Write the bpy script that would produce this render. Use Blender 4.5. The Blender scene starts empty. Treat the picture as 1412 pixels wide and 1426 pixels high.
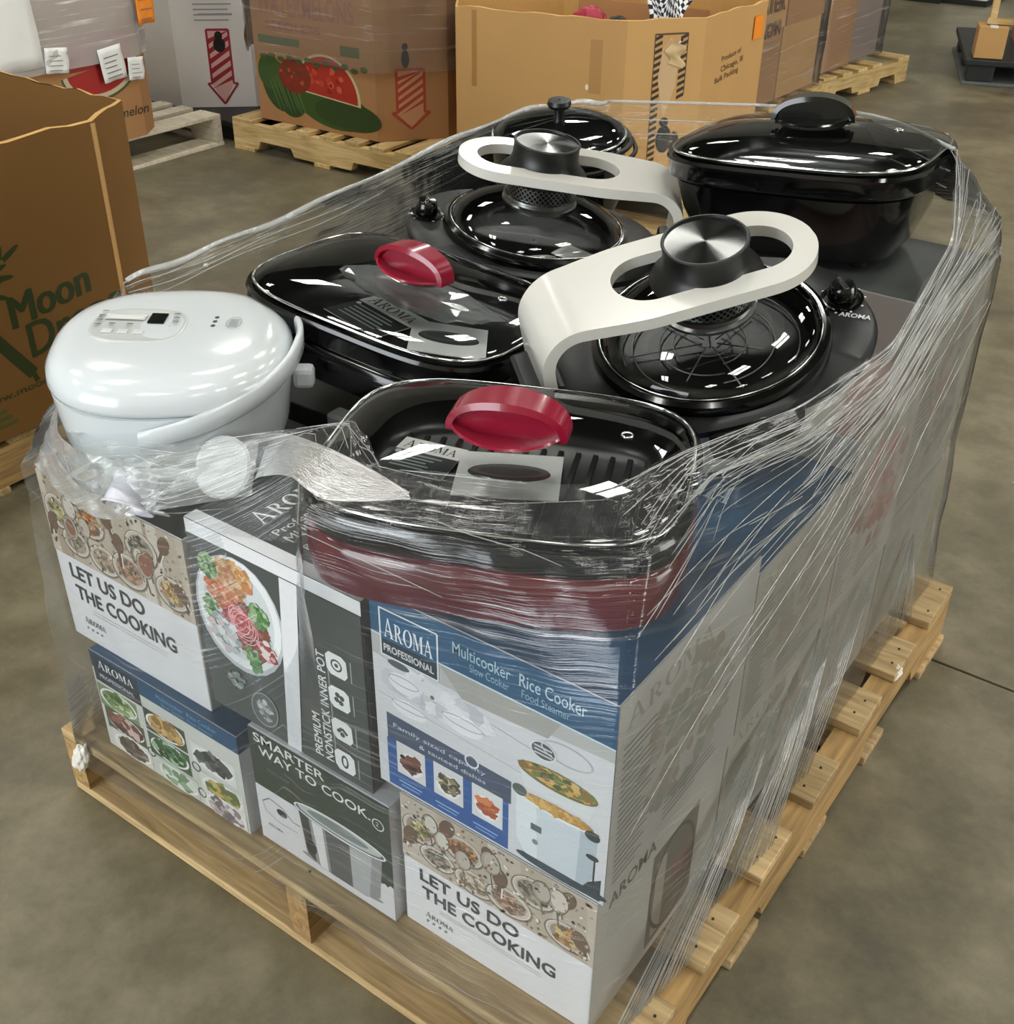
import bpy, bmesh, math, random
from mathutils import Vector, Matrix
from math import sin, cos, pi, radians, sqrt, hypot
random.seed(7)
sc = bpy.context.scene
COL = sc.collection

# ------------------------------------------------------------------ camera
CAM = Vector((1.3324, -0.6729, 1.3978)); YAW, PITCH, ROLL, FPX = -0.61764, 0.57349, 0.01234, 1590.5
_f = Vector((sin(YAW)*cos(PITCH), cos(YAW)*cos(PITCH), -sin(PITCH)))
_r0 = Vector((cos(YAW), -sin(YAW), 0)); _u0 = _r0.cross(_f)
_r = _r0*cos(ROLL) + _u0*sin(ROLL); _u = _u0*cos(ROLL) - _r0*sin(ROLL)
cd = bpy.data.cameras.new('camera'); cam = bpy.data.objects.new('camera', cd); COL.objects.link(cam)
cam.matrix_world = Matrix(((_r.x, _u.x, -_f.x, CAM.x), (_r.y, _u.y, -_f.y, CAM.y), (_r.z, _u.z, -_f.z, CAM.z), (0, 0, 0, 1)))
cd.sensor_fit = 'HORIZONTAL'; cd.sensor_width = 36.0; cd.lens = FPX/1412*36.0; cd.clip_start = 0.02; cd.clip_end = 200
sc.camera = cam

# ------------------------------------------------------------------ world, exposure, lamps' strength
w = bpy.data.worlds.new('world'); sc.world = w; w.use_nodes = True
w.node_tree.nodes['Background'].inputs[0].default_value = (0.80, 0.83, 0.80, 1)
w.node_tree.nodes['Background'].inputs[1].default_value = 0.05
sc.view_settings.view_transform = 'Standard'; sc.view_settings.look = 'None'
sc.view_settings.exposure = 0.0; sc.view_settings.gamma = 1.0
sc.view_settings.use_curve_mapping = False
LAMP_STRENGTH = 23.0
DOOR_POWER = 340.0
SIDE_FILL_POWER = 320.0
LAMP_COLOR = (1.0, 0.985, 0.93)
sc.cycles.max_bounces = 10; sc.cycles.transparent_max_bounces = 24
sc.cycles.use_denoising = True
sc.cycles.sample_clamp_indirect = 6.0

# ------------------------------------------------------------------ helpers
def lin(c):
    def g(v): return v/12.92 if v <= 0.04045 else ((v+0.055)/1.055)**2.4
    if isinstance(c, str):
        c = c.lstrip('#'); c = [int(c[i:i+2], 16)/255 for i in (0, 2, 4)]
    return tuple(g(v) for v in c)

def link(o, parent=None):
    COL.objects.link(o)
    if parent: o.parent = parent
    return o

def tag(o, label=None, cat=None, group=None, kind=None):
    if label: o['label'] = label
    if cat: o['category'] = cat
    if group: o['group'] = group
    if kind: o['kind'] = kind
    return o

def thing(name, label, cat, loc=(0, 0, 0), rot=(0, 0, 0), group=None):
    o = bpy.data.objects.new(name, None); o.empty_display_size = 0.05; COL.objects.link(o)
    o.location = loc; o.rotation_mode = 'XYZ'
    o.rotation_euler = rot
    return tag(o, label, cat, group)

def mesh_obj(name, verts, faces, mat, parent=None, smooth=False, loc=None, rot=None):
    me = bpy.data.meshes.new(name); me.from_pydata([tuple(v) for v in verts], [], [tuple(f) for f in faces]); me.update()
    if smooth:
        me.shade_smooth()
    if mat: me.materials.append(mat)
    o = link(bpy.data.objects.new(name, me), parent)
    if loc: o.location = loc
    if rot: o.rotation_euler = rot
    return o

def bm_obj(name, bm, mat, parent=None, smooth=False, loc=None, rot=None, angle=None):
    me = bpy.data.meshes.new(name); bmesh.ops.recalc_face_normals(bm, faces=bm.faces[:]); bm.to_mesh(me); bm.free()
    if smooth: me.shade_smooth()
    if angle:
        try: me.set_sharp_from_angle(angle=angle)
        except Exception: pass
    me.materials.append(mat)
    o = link(bpy.data.objects.new(name, me), parent)
    if loc: o.location = loc
    if rot: o.rotation_euler = rot
    return o

def copy_tree(o, parent=None):
    c = o.copy(); COL.objects.link(c); c.parent = parent
    for ch in o.children: copy_tree(ch, c)
    return c

def box_bm(bm, x0, x1, y0, y1, z0, z1, bev=0.0, M=None):
    r = bmesh.ops.create_cube(bm, size=1.0)
    vs = r['verts']
    for v in vs:
        v.co = Vector((x0+(v.co.x+.5)*(x1-x0), y0+(v.co.y+.5)*(y1-y0), z0+(v.co.z+.5)*(z1-z0)))
    if bev > 0:
        es = list({e for v in vs for e in v.link_edges})
        r2 = bmesh.ops.bevel(bm, geom=es, offset=bev, segments=2, affect='EDGES', profile=0.5)
        vs = list({v for f in r2['faces'] for v in f.verts} | {v for v in vs if v.is_valid})
    if M is not None:
        for v in vs: v.co = M @ v.co
    return vs

def box(name, x0, x1, y0, y1, z0, z1, mat, parent=None, bev=0.0, loc=None, rot=None):
    bm = bmesh.new(); box_bm(bm, x0, x1, y0, y1, z0, z1, bev)
    return bm_obj(name, bm, mat, parent, loc=loc, rot=rot)

def lathe(name, prof, mat, parent=None, n=48, smooth=True, loc=None, rot=None, cap0=False, cap1=False, angle=radians(40)):
    vs, fs = [], []
    for r, z in prof:
        for i in range(n):
            a = 2*pi*i/n; vs.append((r*cos(a), r*sin(a), z))
    for k in range(len(prof)-1):
        for i in range(n):
            j = (i+1) % n; fs.append((k*n+i, k*n+j, (k+1)*n+j, (k+1)*n+i))
    if cap0: fs.append(tuple(reversed(range(n))))
    if cap1: fs.append(tuple(range((len(prof)-1)*n, len(prof)*n)))
    o = mesh_obj(name, vs, fs, mat, parent, smooth, loc, rot)
    if smooth and angle:
        o.data.set_sharp_from_angle(angle=angle)
    return o

def sup(a, b, n, N=72):
    out = []
    for i in range(N):
        t = 2*pi*i/N; c, s = cos(t), sin(t)
        r = 1/((abs(c)/a)**n + (abs(s)/b)**n)**(1/n)
        out.append((r*c, r*s))
    return out

def loft(name, rings, mat, parent=None, smooth=True, cap0=False, cap1=False, loc=None, rot=None, angle=radians(45), closed=True):
    """rings: list of lists of 3D points, equal counts."""
    N = len(rings[0]); vs = [p for r in rings for p in r]; fs = []
    for k in range(len(rings)-1):
        for i in range(N if closed else N-1):
            j = (i+1) % N; fs.append((k*N+i, k*N+j, (k+1)*N+j, (k+1)*N+i))
    if cap0: fs.append(tuple(reversed(range(N))))
    if cap1: fs.append(tuple(range((len(rings)-1)*N, len(rings)*N)))
    o = mesh_obj(name, vs, fs, mat, parent, smooth, loc, rot)
    if smooth and angle: o.data.set_sharp_from_angle(angle=angle)
    return o

def ring(a, b, n, z, N=72): return [(x, y, z) for x, y in sup(a, b, n, N)]

def tube_geo(path, rad, m=8, closed=False, flat=1.0):
    P = [Vector(p) for p in path]; vs, fs = [], []; n = len(P); prev = None
    for i, p in enumerate(P):
        if closed: t = P[(i+1) % n]-P[i-1]
        else: t = P[min(i+1, n-1)]-P[max(i-1, 0)]
        if t.length < 1e-9: t = Vector((0, 0, 1))
        t.normalize()
        if prev is None:
            ref = Vector((0, 0, 1)) if abs(t.z) < .9 else Vector((1, 0, 0))
            x = ref.cross(t).normalized()
        else:
            x = (prev - t*prev.dot(t)); x = x.normalized() if x.length > 1e-6 else Vector((1, 0, 0))
        prev = x; y = t.cross(x)
        r = rad[i] if isinstance(rad, (list, tuple)) else rad
        for k in range(m):
            a = 2*pi*k/m; vs.append(p + x*(r*cos(a)) + y*(r*flat*sin(a)))
    for i in range(n if closed else n-1):
        j = (i+1) % n
        for k in range(m):
            l = (k+1) % m; fs.append((i*m+k, i*m+l, j*m+l, j*m+k))
    if not closed:
        fs.append(tuple(reversed(range(m)))); fs.append(tuple(range((n-1)*m, n*m)))
    return vs, fs

def tube(name, path, rad, mat, parent=None, m=8, closed=False, flat=1.0, loc=None, rot=None):
    vs, fs = tube_geo(path, rad, m, closed, flat)
    o = mesh_obj(name, vs, fs, mat, parent, True, loc, rot); return o

def spline(pts, k=8):
    P = [Vector(p) for p in pts]; out = []
    for i in range(len(P)-1):
        a = P[max(i-1, 0)]; b = P[i]; c = P[i+1]; d = P[min(i+2, len(P)-1)]
        for j in range(k):
            t = j/k
            out.append(0.5*((2*b)+(c-a)*t+(2*a-5*b+4*c-d)*t*t+(3*b-a-3*c+d)*t**3))
    out.append(P[-1]); return out

# ------------------------------------------------------------------ materials
def nodes(name):
    m = bpy.data.materials.new(name); m.use_nodes = True
    nt = m.node_tree; return m, nt, nt.nodes, nt.links, nt.nodes['Principled BSDF']

def mat(name, col, rough=0.5, metal=0.0, var=0.06, scale=30.0, bump=0.0, spec=0.5, coat=0.0, aniso=0.0, stretch=(1, 1, 1)):
    m, nt, N, L, B = nodes(name)
    c = lin(col)
    tc = N.new('ShaderNodeTexCoord'); mp = N.new('ShaderNodeMapping'); mp.inputs['Scale'].default_value = stretch
    nz = N.new('ShaderNodeTexNoise'); nz.inputs['Scale'].default_value = scale; nz.inputs['Detail'].default_value = 4
    L.new(tc.outputs['Object'], mp.inputs[0]); L.new(mp.outputs[0], nz.inputs['Vector'])
    mx = N.new('ShaderNodeMix'); mx.data_type = 'RGBA'
    mx.inputs[6].default_value = (*[v*(1-var) for v in c], 1); mx.inputs[7].default_value = (*[min(1, v*(1+var)) for v in c], 1)
    L.new(nz.outputs[0], mx.inputs[0]); L.new(mx.outputs[2], B.inputs['Base Color'])
    B.inputs['Roughness'].default_value = rough; B.inputs['Metallic'].default_value = metal
    B.inputs['Specular IOR Level'].default_value = spec; B.inputs['Coat Weight'].default_value = coat
    B.inputs['Anisotropic'].default_value = aniso
    if bump:
        bp = N.new('ShaderNodeBump'); bp.inputs['Strength'].default_value = bump; bp.inputs['Distance'].default_value = 0.002
        L.new(nz.outputs[0], bp.inputs['Height']); L.new(bp.outputs[0], B.inputs['Normal'])
    return m

def wood_mat(name, c0, c1, axis=0):
    m, nt, N, L, B = nodes(name)
    tc = N.new('ShaderNodeTexCoord'); oi = N.new('ShaderNodeObjectInfo')
    add = N.new('ShaderNodeVectorMath'); add.operation = 'ADD'
    sc_ = N.new('ShaderNodeVectorMath'); sc_.operation = 'SCALE'; sc_.inputs[0].default_value = (13, 7, 5)
    L.new(oi.outputs['Random'], sc_.inputs['Scale'])
    L.new(tc.outputs['Object'], add.inputs[0]); L.new(sc_.outputs[0], add.inputs[1])
    mp = N.new('ShaderNodeMapping'); s = [14, 14, 14]; s[axis] = 1.2; mp.inputs['Scale'].default_value = s
    L.new(add.outputs[0], mp.inputs[0])
    nz = N.new('ShaderNodeTexNoise'); nz.inputs['Scale'].default_value = 4; nz.inputs['Detail'].default_value = 8; nz.inputs['Distortion'].default_value = 1.2
    L.new(mp.outputs[0], nz.inputs['Vector'])
    n2 = N.new('ShaderNodeTexNoise'); n2.inputs['Scale'].default_value = 6; L.new(add.outputs[0], n2.inputs['Vector'])
    rp = N.new('ShaderNodeValToRGB'); rp.color_ramp.elements[0].position = .35; rp.color_ramp.elements[1].position = .68
    rp.color_ramp.elements[0].color = (*lin(c0), 1); rp.color_ramp.elements[1].color = (*lin(c1), 1)
    mm = N.new('ShaderNodeMath'); mm.operation = 'ADD'
    h = N.new('ShaderNodeMath'); h.operation = 'MULTIPLY'; h.inputs[1].default_value = .35
    m3 = N.new('ShaderNodeMath'); m3.operation = 'MULTIPLY'; m3.inputs[1].default_value = .75
    L.new(n2.outputs[0], h.inputs[0]); L.new(nz.outputs[0], m3.inputs[0]); L.new(m3.outputs[0], mm.inputs[0]); L.new(h.outputs[0], mm.inputs[1])
    L.new(mm.outputs[0], rp.inputs[0])
    hs = N.new('ShaderNodeHueSaturation'); mr = N.new('ShaderNodeMapRange'); mr.inputs[3].default_value = .8; mr.inputs[4].default_value = 1.15
    L.new(oi.outputs['Random'], mr.inputs[0]); L.new(mr.outputs[0], hs.inputs['Value']); L.new(rp.outputs[0], hs.inputs['Color'])
    L.new(hs.outputs[0], B.inputs['Base Color']); B.inputs['Roughness'].default_value = .75
    bp = N.new('ShaderNodeBump'); bp.inputs['Strength'].default_value = .4; bp.inputs['Distance'].default_value = .002
    L.new(nz.outputs[0], bp.inputs['Height']); L.new(bp.outputs[0], B.inputs['Normal'])
    return m

def glass_mat(name, tint=(.93, .96, .94), rough=0.02, base=0.0, haze=0.0):
    """thin clear sheet: Fresnel mix of straight transmission and mirror reflection"""
    m, nt, N, L, B = nodes(name); N.remove(B)
    out = N['Material Output']
    fr = N.new('ShaderNodeFresnel'); fr.inputs[0].default_value = 1.5
    ad = N.new('ShaderNodeMath'); ad.operation = 'ADD'; ad.use_clamp = True; ad.inputs[1].default_value = base
    tr = N.new('ShaderNodeBsdfTransparent'); tr.inputs[0].default_value = (*tint, 1)
    gl = N.new('ShaderNodeBsdfGlossy'); gl.inputs['Roughness'].default_value = rough
    tc = N.new('ShaderNodeTexCoord'); nz = N.new('ShaderNodeTexNoise'); nz.inputs['Scale'].default_value = 9
    L.new(tc.outputs['Object'], nz.inputs['Vector'])
    bp = N.new('ShaderNodeBump'); bp.inputs['Strength'].default_value = .02; L.new(nz.outputs[0], bp.inputs['Height']); L.new(bp.outputs[0], gl.inputs['Normal'])
    mx = N.new('ShaderNodeMixShader'); L.new(fr.outputs[0], ad.inputs[0]); L.new(ad.outputs[0], mx.inputs[0]); L.new(tr.outputs[0], mx.inputs[1]); L.new(gl.outputs[0], mx.inputs[2])
    last = mx
    if haze:
        df = N.new('ShaderNodeBsdfDiffuse'); df.inputs[0].default_value = (.8, .82, .82, 1)
        m2 = N.new('ShaderNodeMixShader'); m2.inputs[0].default_value = haze; L.new(mx.outputs[0], m2.inputs[1]); L.new(df.outputs[0], m2.inputs[2]); last = m2
    L.new(last.outputs[0], out.inputs[0])
    return m

def film_mat(name, streak=(2.2, 150.0), slant=0.0, gloss=.30, haze=.02, shz=.15, rough=.13, base=.03):
    """stretch film: clear, mirror-like at grazing angles, drawn out into fine bright lines"""
    m, nt, N, L, B = nodes(name); N.remove(B); out = N['Material Output']
    uv = N.new('ShaderNodeUVMap'); uv.uv_map = 'UVMap'
    mp = N.new('ShaderNodeMapping'); mp.inputs['Rotation'].default_value = (0, 0, slant); mp.inputs['Scale'].default_value = (1, 1, 1)
    L.new(uv.outputs[0], mp.inputs[0])
    m2 = N.new('ShaderNodeMapping'); m2.inputs['Scale'].default_value = (streak[0], streak[1], 1); L.new(mp.outputs[0], m2.inputs[0])
    n1 = N.new('ShaderNodeTexNoise'); n1.inputs['Scale'].default_value = 1; n1.inputs['Detail'].default_value = 3; n1.inputs['Roughness'].default_value = .65
    L.new(m2.outputs[0], n1.inputs['Vector'])
    big = N.new('ShaderNodeTexNoise'); big.inputs['Scale'].default_value = 7; big.inputs['Detail'].default_value = 3; L.new(mp.outputs[0], big.inputs['Vector'])
    r1 = N.new('ShaderNodeValToRGB'); r1.color_ramp.elements[0].position = .56; r1.color_ramp.elements[1].position = .70; L.new(n1.outputs[0], r1.inputs[0])
    rb = N.new('ShaderNodeValToRGB'); rb.color_ramp.elements[0].position = .42; rb.color_ramp.elements[1].position = .62; L.new(big.outputs[0], rb.inputs[0])
    st = N.new('ShaderNodeMath'); st.operation = 'MULTIPLY'; L.new(r1.outputs[0], st.inputs[0])
    sb = N.new('ShaderNodeMath'); sb.operation = 'MULTIPLY_ADD'; sb.inputs[1].default_value = .8; sb.inputs[2].default_value = .2; L.new(rb.outputs[0], sb.inputs[0]); L.new(sb.outputs[0], st.inputs[1])
    bp = N.new('ShaderNodeBump'); bp.inputs['Strength'].default_value = .5; bp.inputs['Distance'].default_value = .004; L.new(n1.outputs[0], bp.inputs['Height'])
    b2 = N.new('ShaderNodeBump'); b2.inputs['Strength'].default_value = .35; b2.inputs['Distance'].default_value = .02; L.new(big.outputs[0], b2.inputs['Height']); L.new(bp.outputs[0], b2.inputs['Normal'])
    fr = N.new('ShaderNodeFresnel'); fr.inputs[0].default_value = 1.35
    fg = N.new('ShaderNodeMath'); fg.operation = 'MULTIPLY_ADD'; fg.inputs[1].default_value = gloss; L.new(st.outputs[0], fg.inputs[0])
    fa = N.new('ShaderNodeMath'); fa.operation = 'MULTIPLY_ADD'; fa.inputs[1].default_value = 1.0; fa.inputs[2].default_value = base; L.new(fr.outputs[0], fa.inputs[0]); L.new(fa.outputs[0], fg.inputs[2]); fg.use_clamp = True
    tr = N.new('ShaderNodeBsdfTransparent'); tr.inputs[0].default_value = (.97, .98, .97, 1)
    gl = N.new('ShaderNodeBsdfGlossy'); gl.inputs['Roughness'].default_value = rough; L.new(b2.outputs[0], gl.inputs['Normal'])
    mx = N.new('ShaderNodeMixShader'); L.new(fg.outputs[0], mx.inputs[0]); L.new(tr.outputs[0], mx.inputs[1]); L.new(gl.outputs[0], mx.inputs[2])
    df = N.new('ShaderNodeBsdfDiffuse'); df.inputs[0].default_value = (.85, .86, .84, 1)
    hz = N.new('ShaderNodeMath'); hz.operation = 'MULTIPLY_ADD'; hz.inputs[1].default_value = shz; hz.inputs[2].default_value = haze; L.new(st.outputs[0], hz.inputs[0])
    ms = N.new('ShaderNodeMixShader'); L.new(hz.outputs[0], ms.inputs[0]); L.new(mx.outputs[0], ms.inputs[1]); L.new(df.outputs[0], ms.inputs[2])
    L.new(ms.outputs[0], out.inputs[0]); return m

def print_mat():
    m, nt, N, L, B = nodes('printed_ink')
    a = N.new('ShaderNodeVertexColor'); a.layer_name = 'Col'
    tc = N.new('ShaderNodeTexCoord'); nz = N.new('ShaderNodeTexNoise'); nz.inputs['Scale'].default_value = 260; nz.inputs['Detail'].default_value = 2; L.new(tc.outputs['Object'], nz.inputs['Vector'])
    mr = N.new('ShaderNodeMapRange'); mr.inputs[3].default_value = .93; mr.inputs[4].default_value = 1.05; L.new(nz.outputs[0], mr.inputs[0])
    hs = N.new('ShaderNodeHueSaturation'); L.new(a.outputs[0], hs.inputs['Color']); L.new(mr.outputs[0], hs.inputs['Value']); L.new(hs.outputs[0], B.inputs['Base Color'])
    B.inputs['Roughness'].default_value = .42
    return m
INK = print_mat()

def emit_mat(name, col, s):
    m, nt, N, L, B = nodes(name); B.inputs['Base Color'].default_value = (.8, .8, .8, 1)
    B.inputs['Emission Color'].default_value = (*col, 1); B.inputs['Emission Strength'].default_value = s
    return m

# ------------------------------------------------------------------ flat print: shapes and lettering laid on a surface
_tcache = {}
def text_geo(s, bold=0.0):
    k = (s, bold)
    if k in _tcache: return _tcache[k]
    cu = bpy.data.curves.new('lettering', 'FONT'); cu.body = s; cu.size = 1.0; cu.offset = bold; cu.resolution_u = 3
    ob = bpy.data.objects.new('lettering', cu); me = bpy.data.meshes.new_from_object(ob)
    vs = [(v.co.x, v.co.y) for v in me.vertices]; fs = [tuple(p.vertices) for p in me.polygons]
    bpy.data.objects.remove(ob); bpy.data.curves.remove(cu); bpy.data.meshes.remove(me)
    if vs:
        x0 = min(v[0] for v in vs); vs = [((x-x0)/0.70, y/0.70) for x, y in vs]     # cap height becomes 1
    _tcache[k] = (vs, fs); return _tcache[k]

def _ell(cx, cy, rx, ry, a0=0, a1=2*pi, n=20): return [(cx+rx*cos(a0+(a1-a0)*i/n), cy+ry*sin(a0+(a1-a0)*i/n)) for i in range(n+1 if abs(a1-a0) < 6.28 else n)]
def serif(ch):
    """heavy/light Roman capitals, cap height 1; returns (polygons, advance)"""
    s = .045
    if ch == 'A':
        return [[(.06, 0), (.12, 0), (.42, .86), (.40, 1.0), (.38, 1.0)], [(.36, 1.0), (.46, 1.0), (.84, 0), (.66, 0)], [(.2, .30), (.64, .30), (.62, .36), (.22, .36)], [(-.02, 0), (.24, 0), (.24, s), (-.02, s)], [(.56, 0), (.92, 0), (.92, s), (.56, s)]], .93
    if ch == 'R':
        o = _ell(.36, .74, .32, .26, -pi/2, pi/2, 12); i = _ell(.34, .74, .17, .21, pi/2, -pi/2, 12)
        return [[(.10, 0), (.27, 0), (.27, 1), (.10, 1)], [(.0, 0), (.38, 0), (.38, s), (.0, s)], [(0, 1-s), (.3, 1-s), (.3, 1), (0, 1)], o+i, [(.27, .95), (.36, .95), (.36, 1), (.27, 1)], [(.27, .48), (.36, .48), (.36, .53), (.27, .53)], [(.34, .50), (.48, .52), (.84, 0), (.64, 0)], [(.60, 0), (.92, 0), (.92, s), (.60, s)]], .92
    if ch == 'O':
        o = _ell(.48, .5, .48, .52, 0, 2*pi, 28); i = _ell(.48, .5, .28, .47, 0, 2*pi, 28)
        return [[o[k], o[(k+1) % 28], i[(k+1) % 28], i[k]] for k in range(28)], .99
    if ch == 'M':
        return [[(.10, 0), (.15, 0), (.15, 1), (.10, 1)], [(.10, 1), (.30, 1), (.58, .22), (.50, .02)], [(.50, .02), (.56, .16), (.86, 1), (.80, 1)], [(.80, 0), (.98, 0), (.98, 1), (.80, 1)], [(0, 0), (.25, 0), (.25, s), (0, s)], [(0, 1-s), (.2, 1-s), (.2, 1), (0, 1)], [(.70, 0), (1.08, 0), (1.08, s), (.70, s)], [(.9, 1-s), (1.08, 1-s), (1.08, 1), (.9, 1)]], 1.12
    return [], .4

class Canvas:
    def __init__(s, O, U, V, lift=0.0003):
        s.O, s.U, s.V = Vector(O), Vector(U).normalized(), Vector(V).normalized(); s.N = s.U.cross(s.V)
        s.lift = lift; s.k = 0; s.L = {'pic': [[], [], []], 'txt': [[], [], []]}
    def pt(s, x, y, d): return s.O+s.U*x+s.V*y+s.N*d
    def geo(s, vs, fs, col, layer):
        s.k += 1; d = s.lift + s.k*1.3e-6 + (.00003 if layer == 'txt' else 0)
        A, F, C = s.L[layer]; b = len(A); A.extend(s.pt(x, y, d) for x, y in vs)
        c = lin(col)
        for f in fs: F.append(tuple(b+i for i in f)); C.append(c)
    def poly(s, pts, col, layer='pic'): s.geo(pts, [tuple(range(len(pts)))], col, layer)
    def rect(s, x0, y0, x1, y1, col, layer='pic'): s.poly([(x0, y0), (x1, y0), (x1, y1), (x0, y1)], col, layer)
    def ell(s, cx, cy, rx, ry, col, rot=0, n=24, layer='pic', a0=0, a1=2*pi):
        p = _ell(0, 0, rx, ry, a0, a1, n); c, q = cos(rot), sin(rot); s.poly([(cx+x*c-y*q, cy+x*q+y*c) for x, y in p], col, layer)
    def ringp(s, cx, cy, rx, ry, wd, col, rot=0, n=28, layer='pic'):
        c, q = cos(rot), sin(rot); vs = []
        for i in range(n):
            a = 2*pi*i/n
            for k in (1, 0):
                x, y = (rx-wd*(1-k))*cos(a), (ry-wd*(1-k))*sin(a); vs.append((cx+x*c-y*q, cy+x*q+y*c))
        s.geo(vs, [(2*i, 2*((i+1) % n), 2*((i+1) % n)+1, 2*i+1) for i in range(n)], col, layer)
    def line(s, pts, wd, col, layer='pic'):
        for (x0, y0), (x1, y1) in zip(pts, pts[1:]):
            l = hypot(x1-x0, y1-y0) or 1e-6; nx, ny = -(y1-y0)/l*wd/2, (x1-x0)/l*wd/2
            s.poly([(x0-nx, y0-ny), (x1-nx, y1-ny), (x1+nx, y1+ny), (x0+nx, y0+ny)], col, layer)
    def text(s, t, x, y, h, col, bold=0.0, rot=0.0, shear=0.0, width=None, layer='txt'):
        vs, fs = text_geo(t, bold)
        if not vs: return
        k = h if width is None else width/max(v[0] for v in vs); c, q = cos(rot), sin(rot)
        vs = [(vx*k+vy*h*shear, vy*h) for vx, vy in vs]
        s.geo([(x+a*c-b*q, y+a*q+b*c) for a, b in vs], fs, col, layer)
    def serif(s, t, x, y, h, col, width, rot=0.0, first=1.15):
        ps, adv = [], 0
        for i, ch in enumerate(t):
            g, a = serif(ch); k = first if i == 0 else 1.0
            ps += [[(adv+px*k, py*k) for px, py in p] for p in g]; adv += (a+.04)*k
        sx = width/adv; c, q = cos(rot), sin(rot)
        for p in ps: s.poly([(x+a*sx*c-b*h*q, y+a*sx*q+b*h*c) for a, b in p], col, 'txt')
    def blobs(s, cx, cy, rx, ry, cols, n, size, rot=0, clip=None):
        for _ in range(n):
            a = random.random()*2*pi; r = sqrt(random.random()); x, y = rx*r*cos(a), ry*r*sin(a)
            X, Y = cx+x*cos(rot)-y*sin(rot), cy+x*sin(rot)+y*cos(rot)
            if clip and not (clip[0] < X < clip[2] and clip[1] < Y < clip[3]): continue
            z = size*random.uniform(.5, 1.4); m = random.randint(5, 7); o = random.random()*6
            P = [(X+z*random.uniform(.6, 1.2)*cos(o+2*pi*i/m), Y+z*random.uniform(.4, 1.1)*sin(o+2*pi*i/m)) for i in range(m)]
            if clip: P = [(min(max(px, clip[0]), clip[2]), min(max(py, clip[1]), clip[3])) for px, py in P]
            c = lin(random.choice(cols)); v = random.uniform(.8, 1.2)
            s.k += 0; s.poly(P, random.choice(cols))
    def build(s, parent, names=('printed_picture', 'printed_lettering')):
        for key, nm in zip(('pic', 'txt'), names):
            A, F, C = s.L[key]
            if not F: continue
            me = bpy.data.meshes.new(nm); me.from_pydata([tuple(v) for v in A], [], F)
            at = me.color_attributes.new('Col', 'FLOAT_COLOR', 'CORNER'); dat = []
            for p, c in zip(me.polygons, C): dat += [c[0], c[1], c[2], 1.0]*p.loop_total
            at.data.foreach_set('color', dat); me.materials.append(INK); me.update()
            link(bpy.data.objects.new(nm, me), parent)

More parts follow.
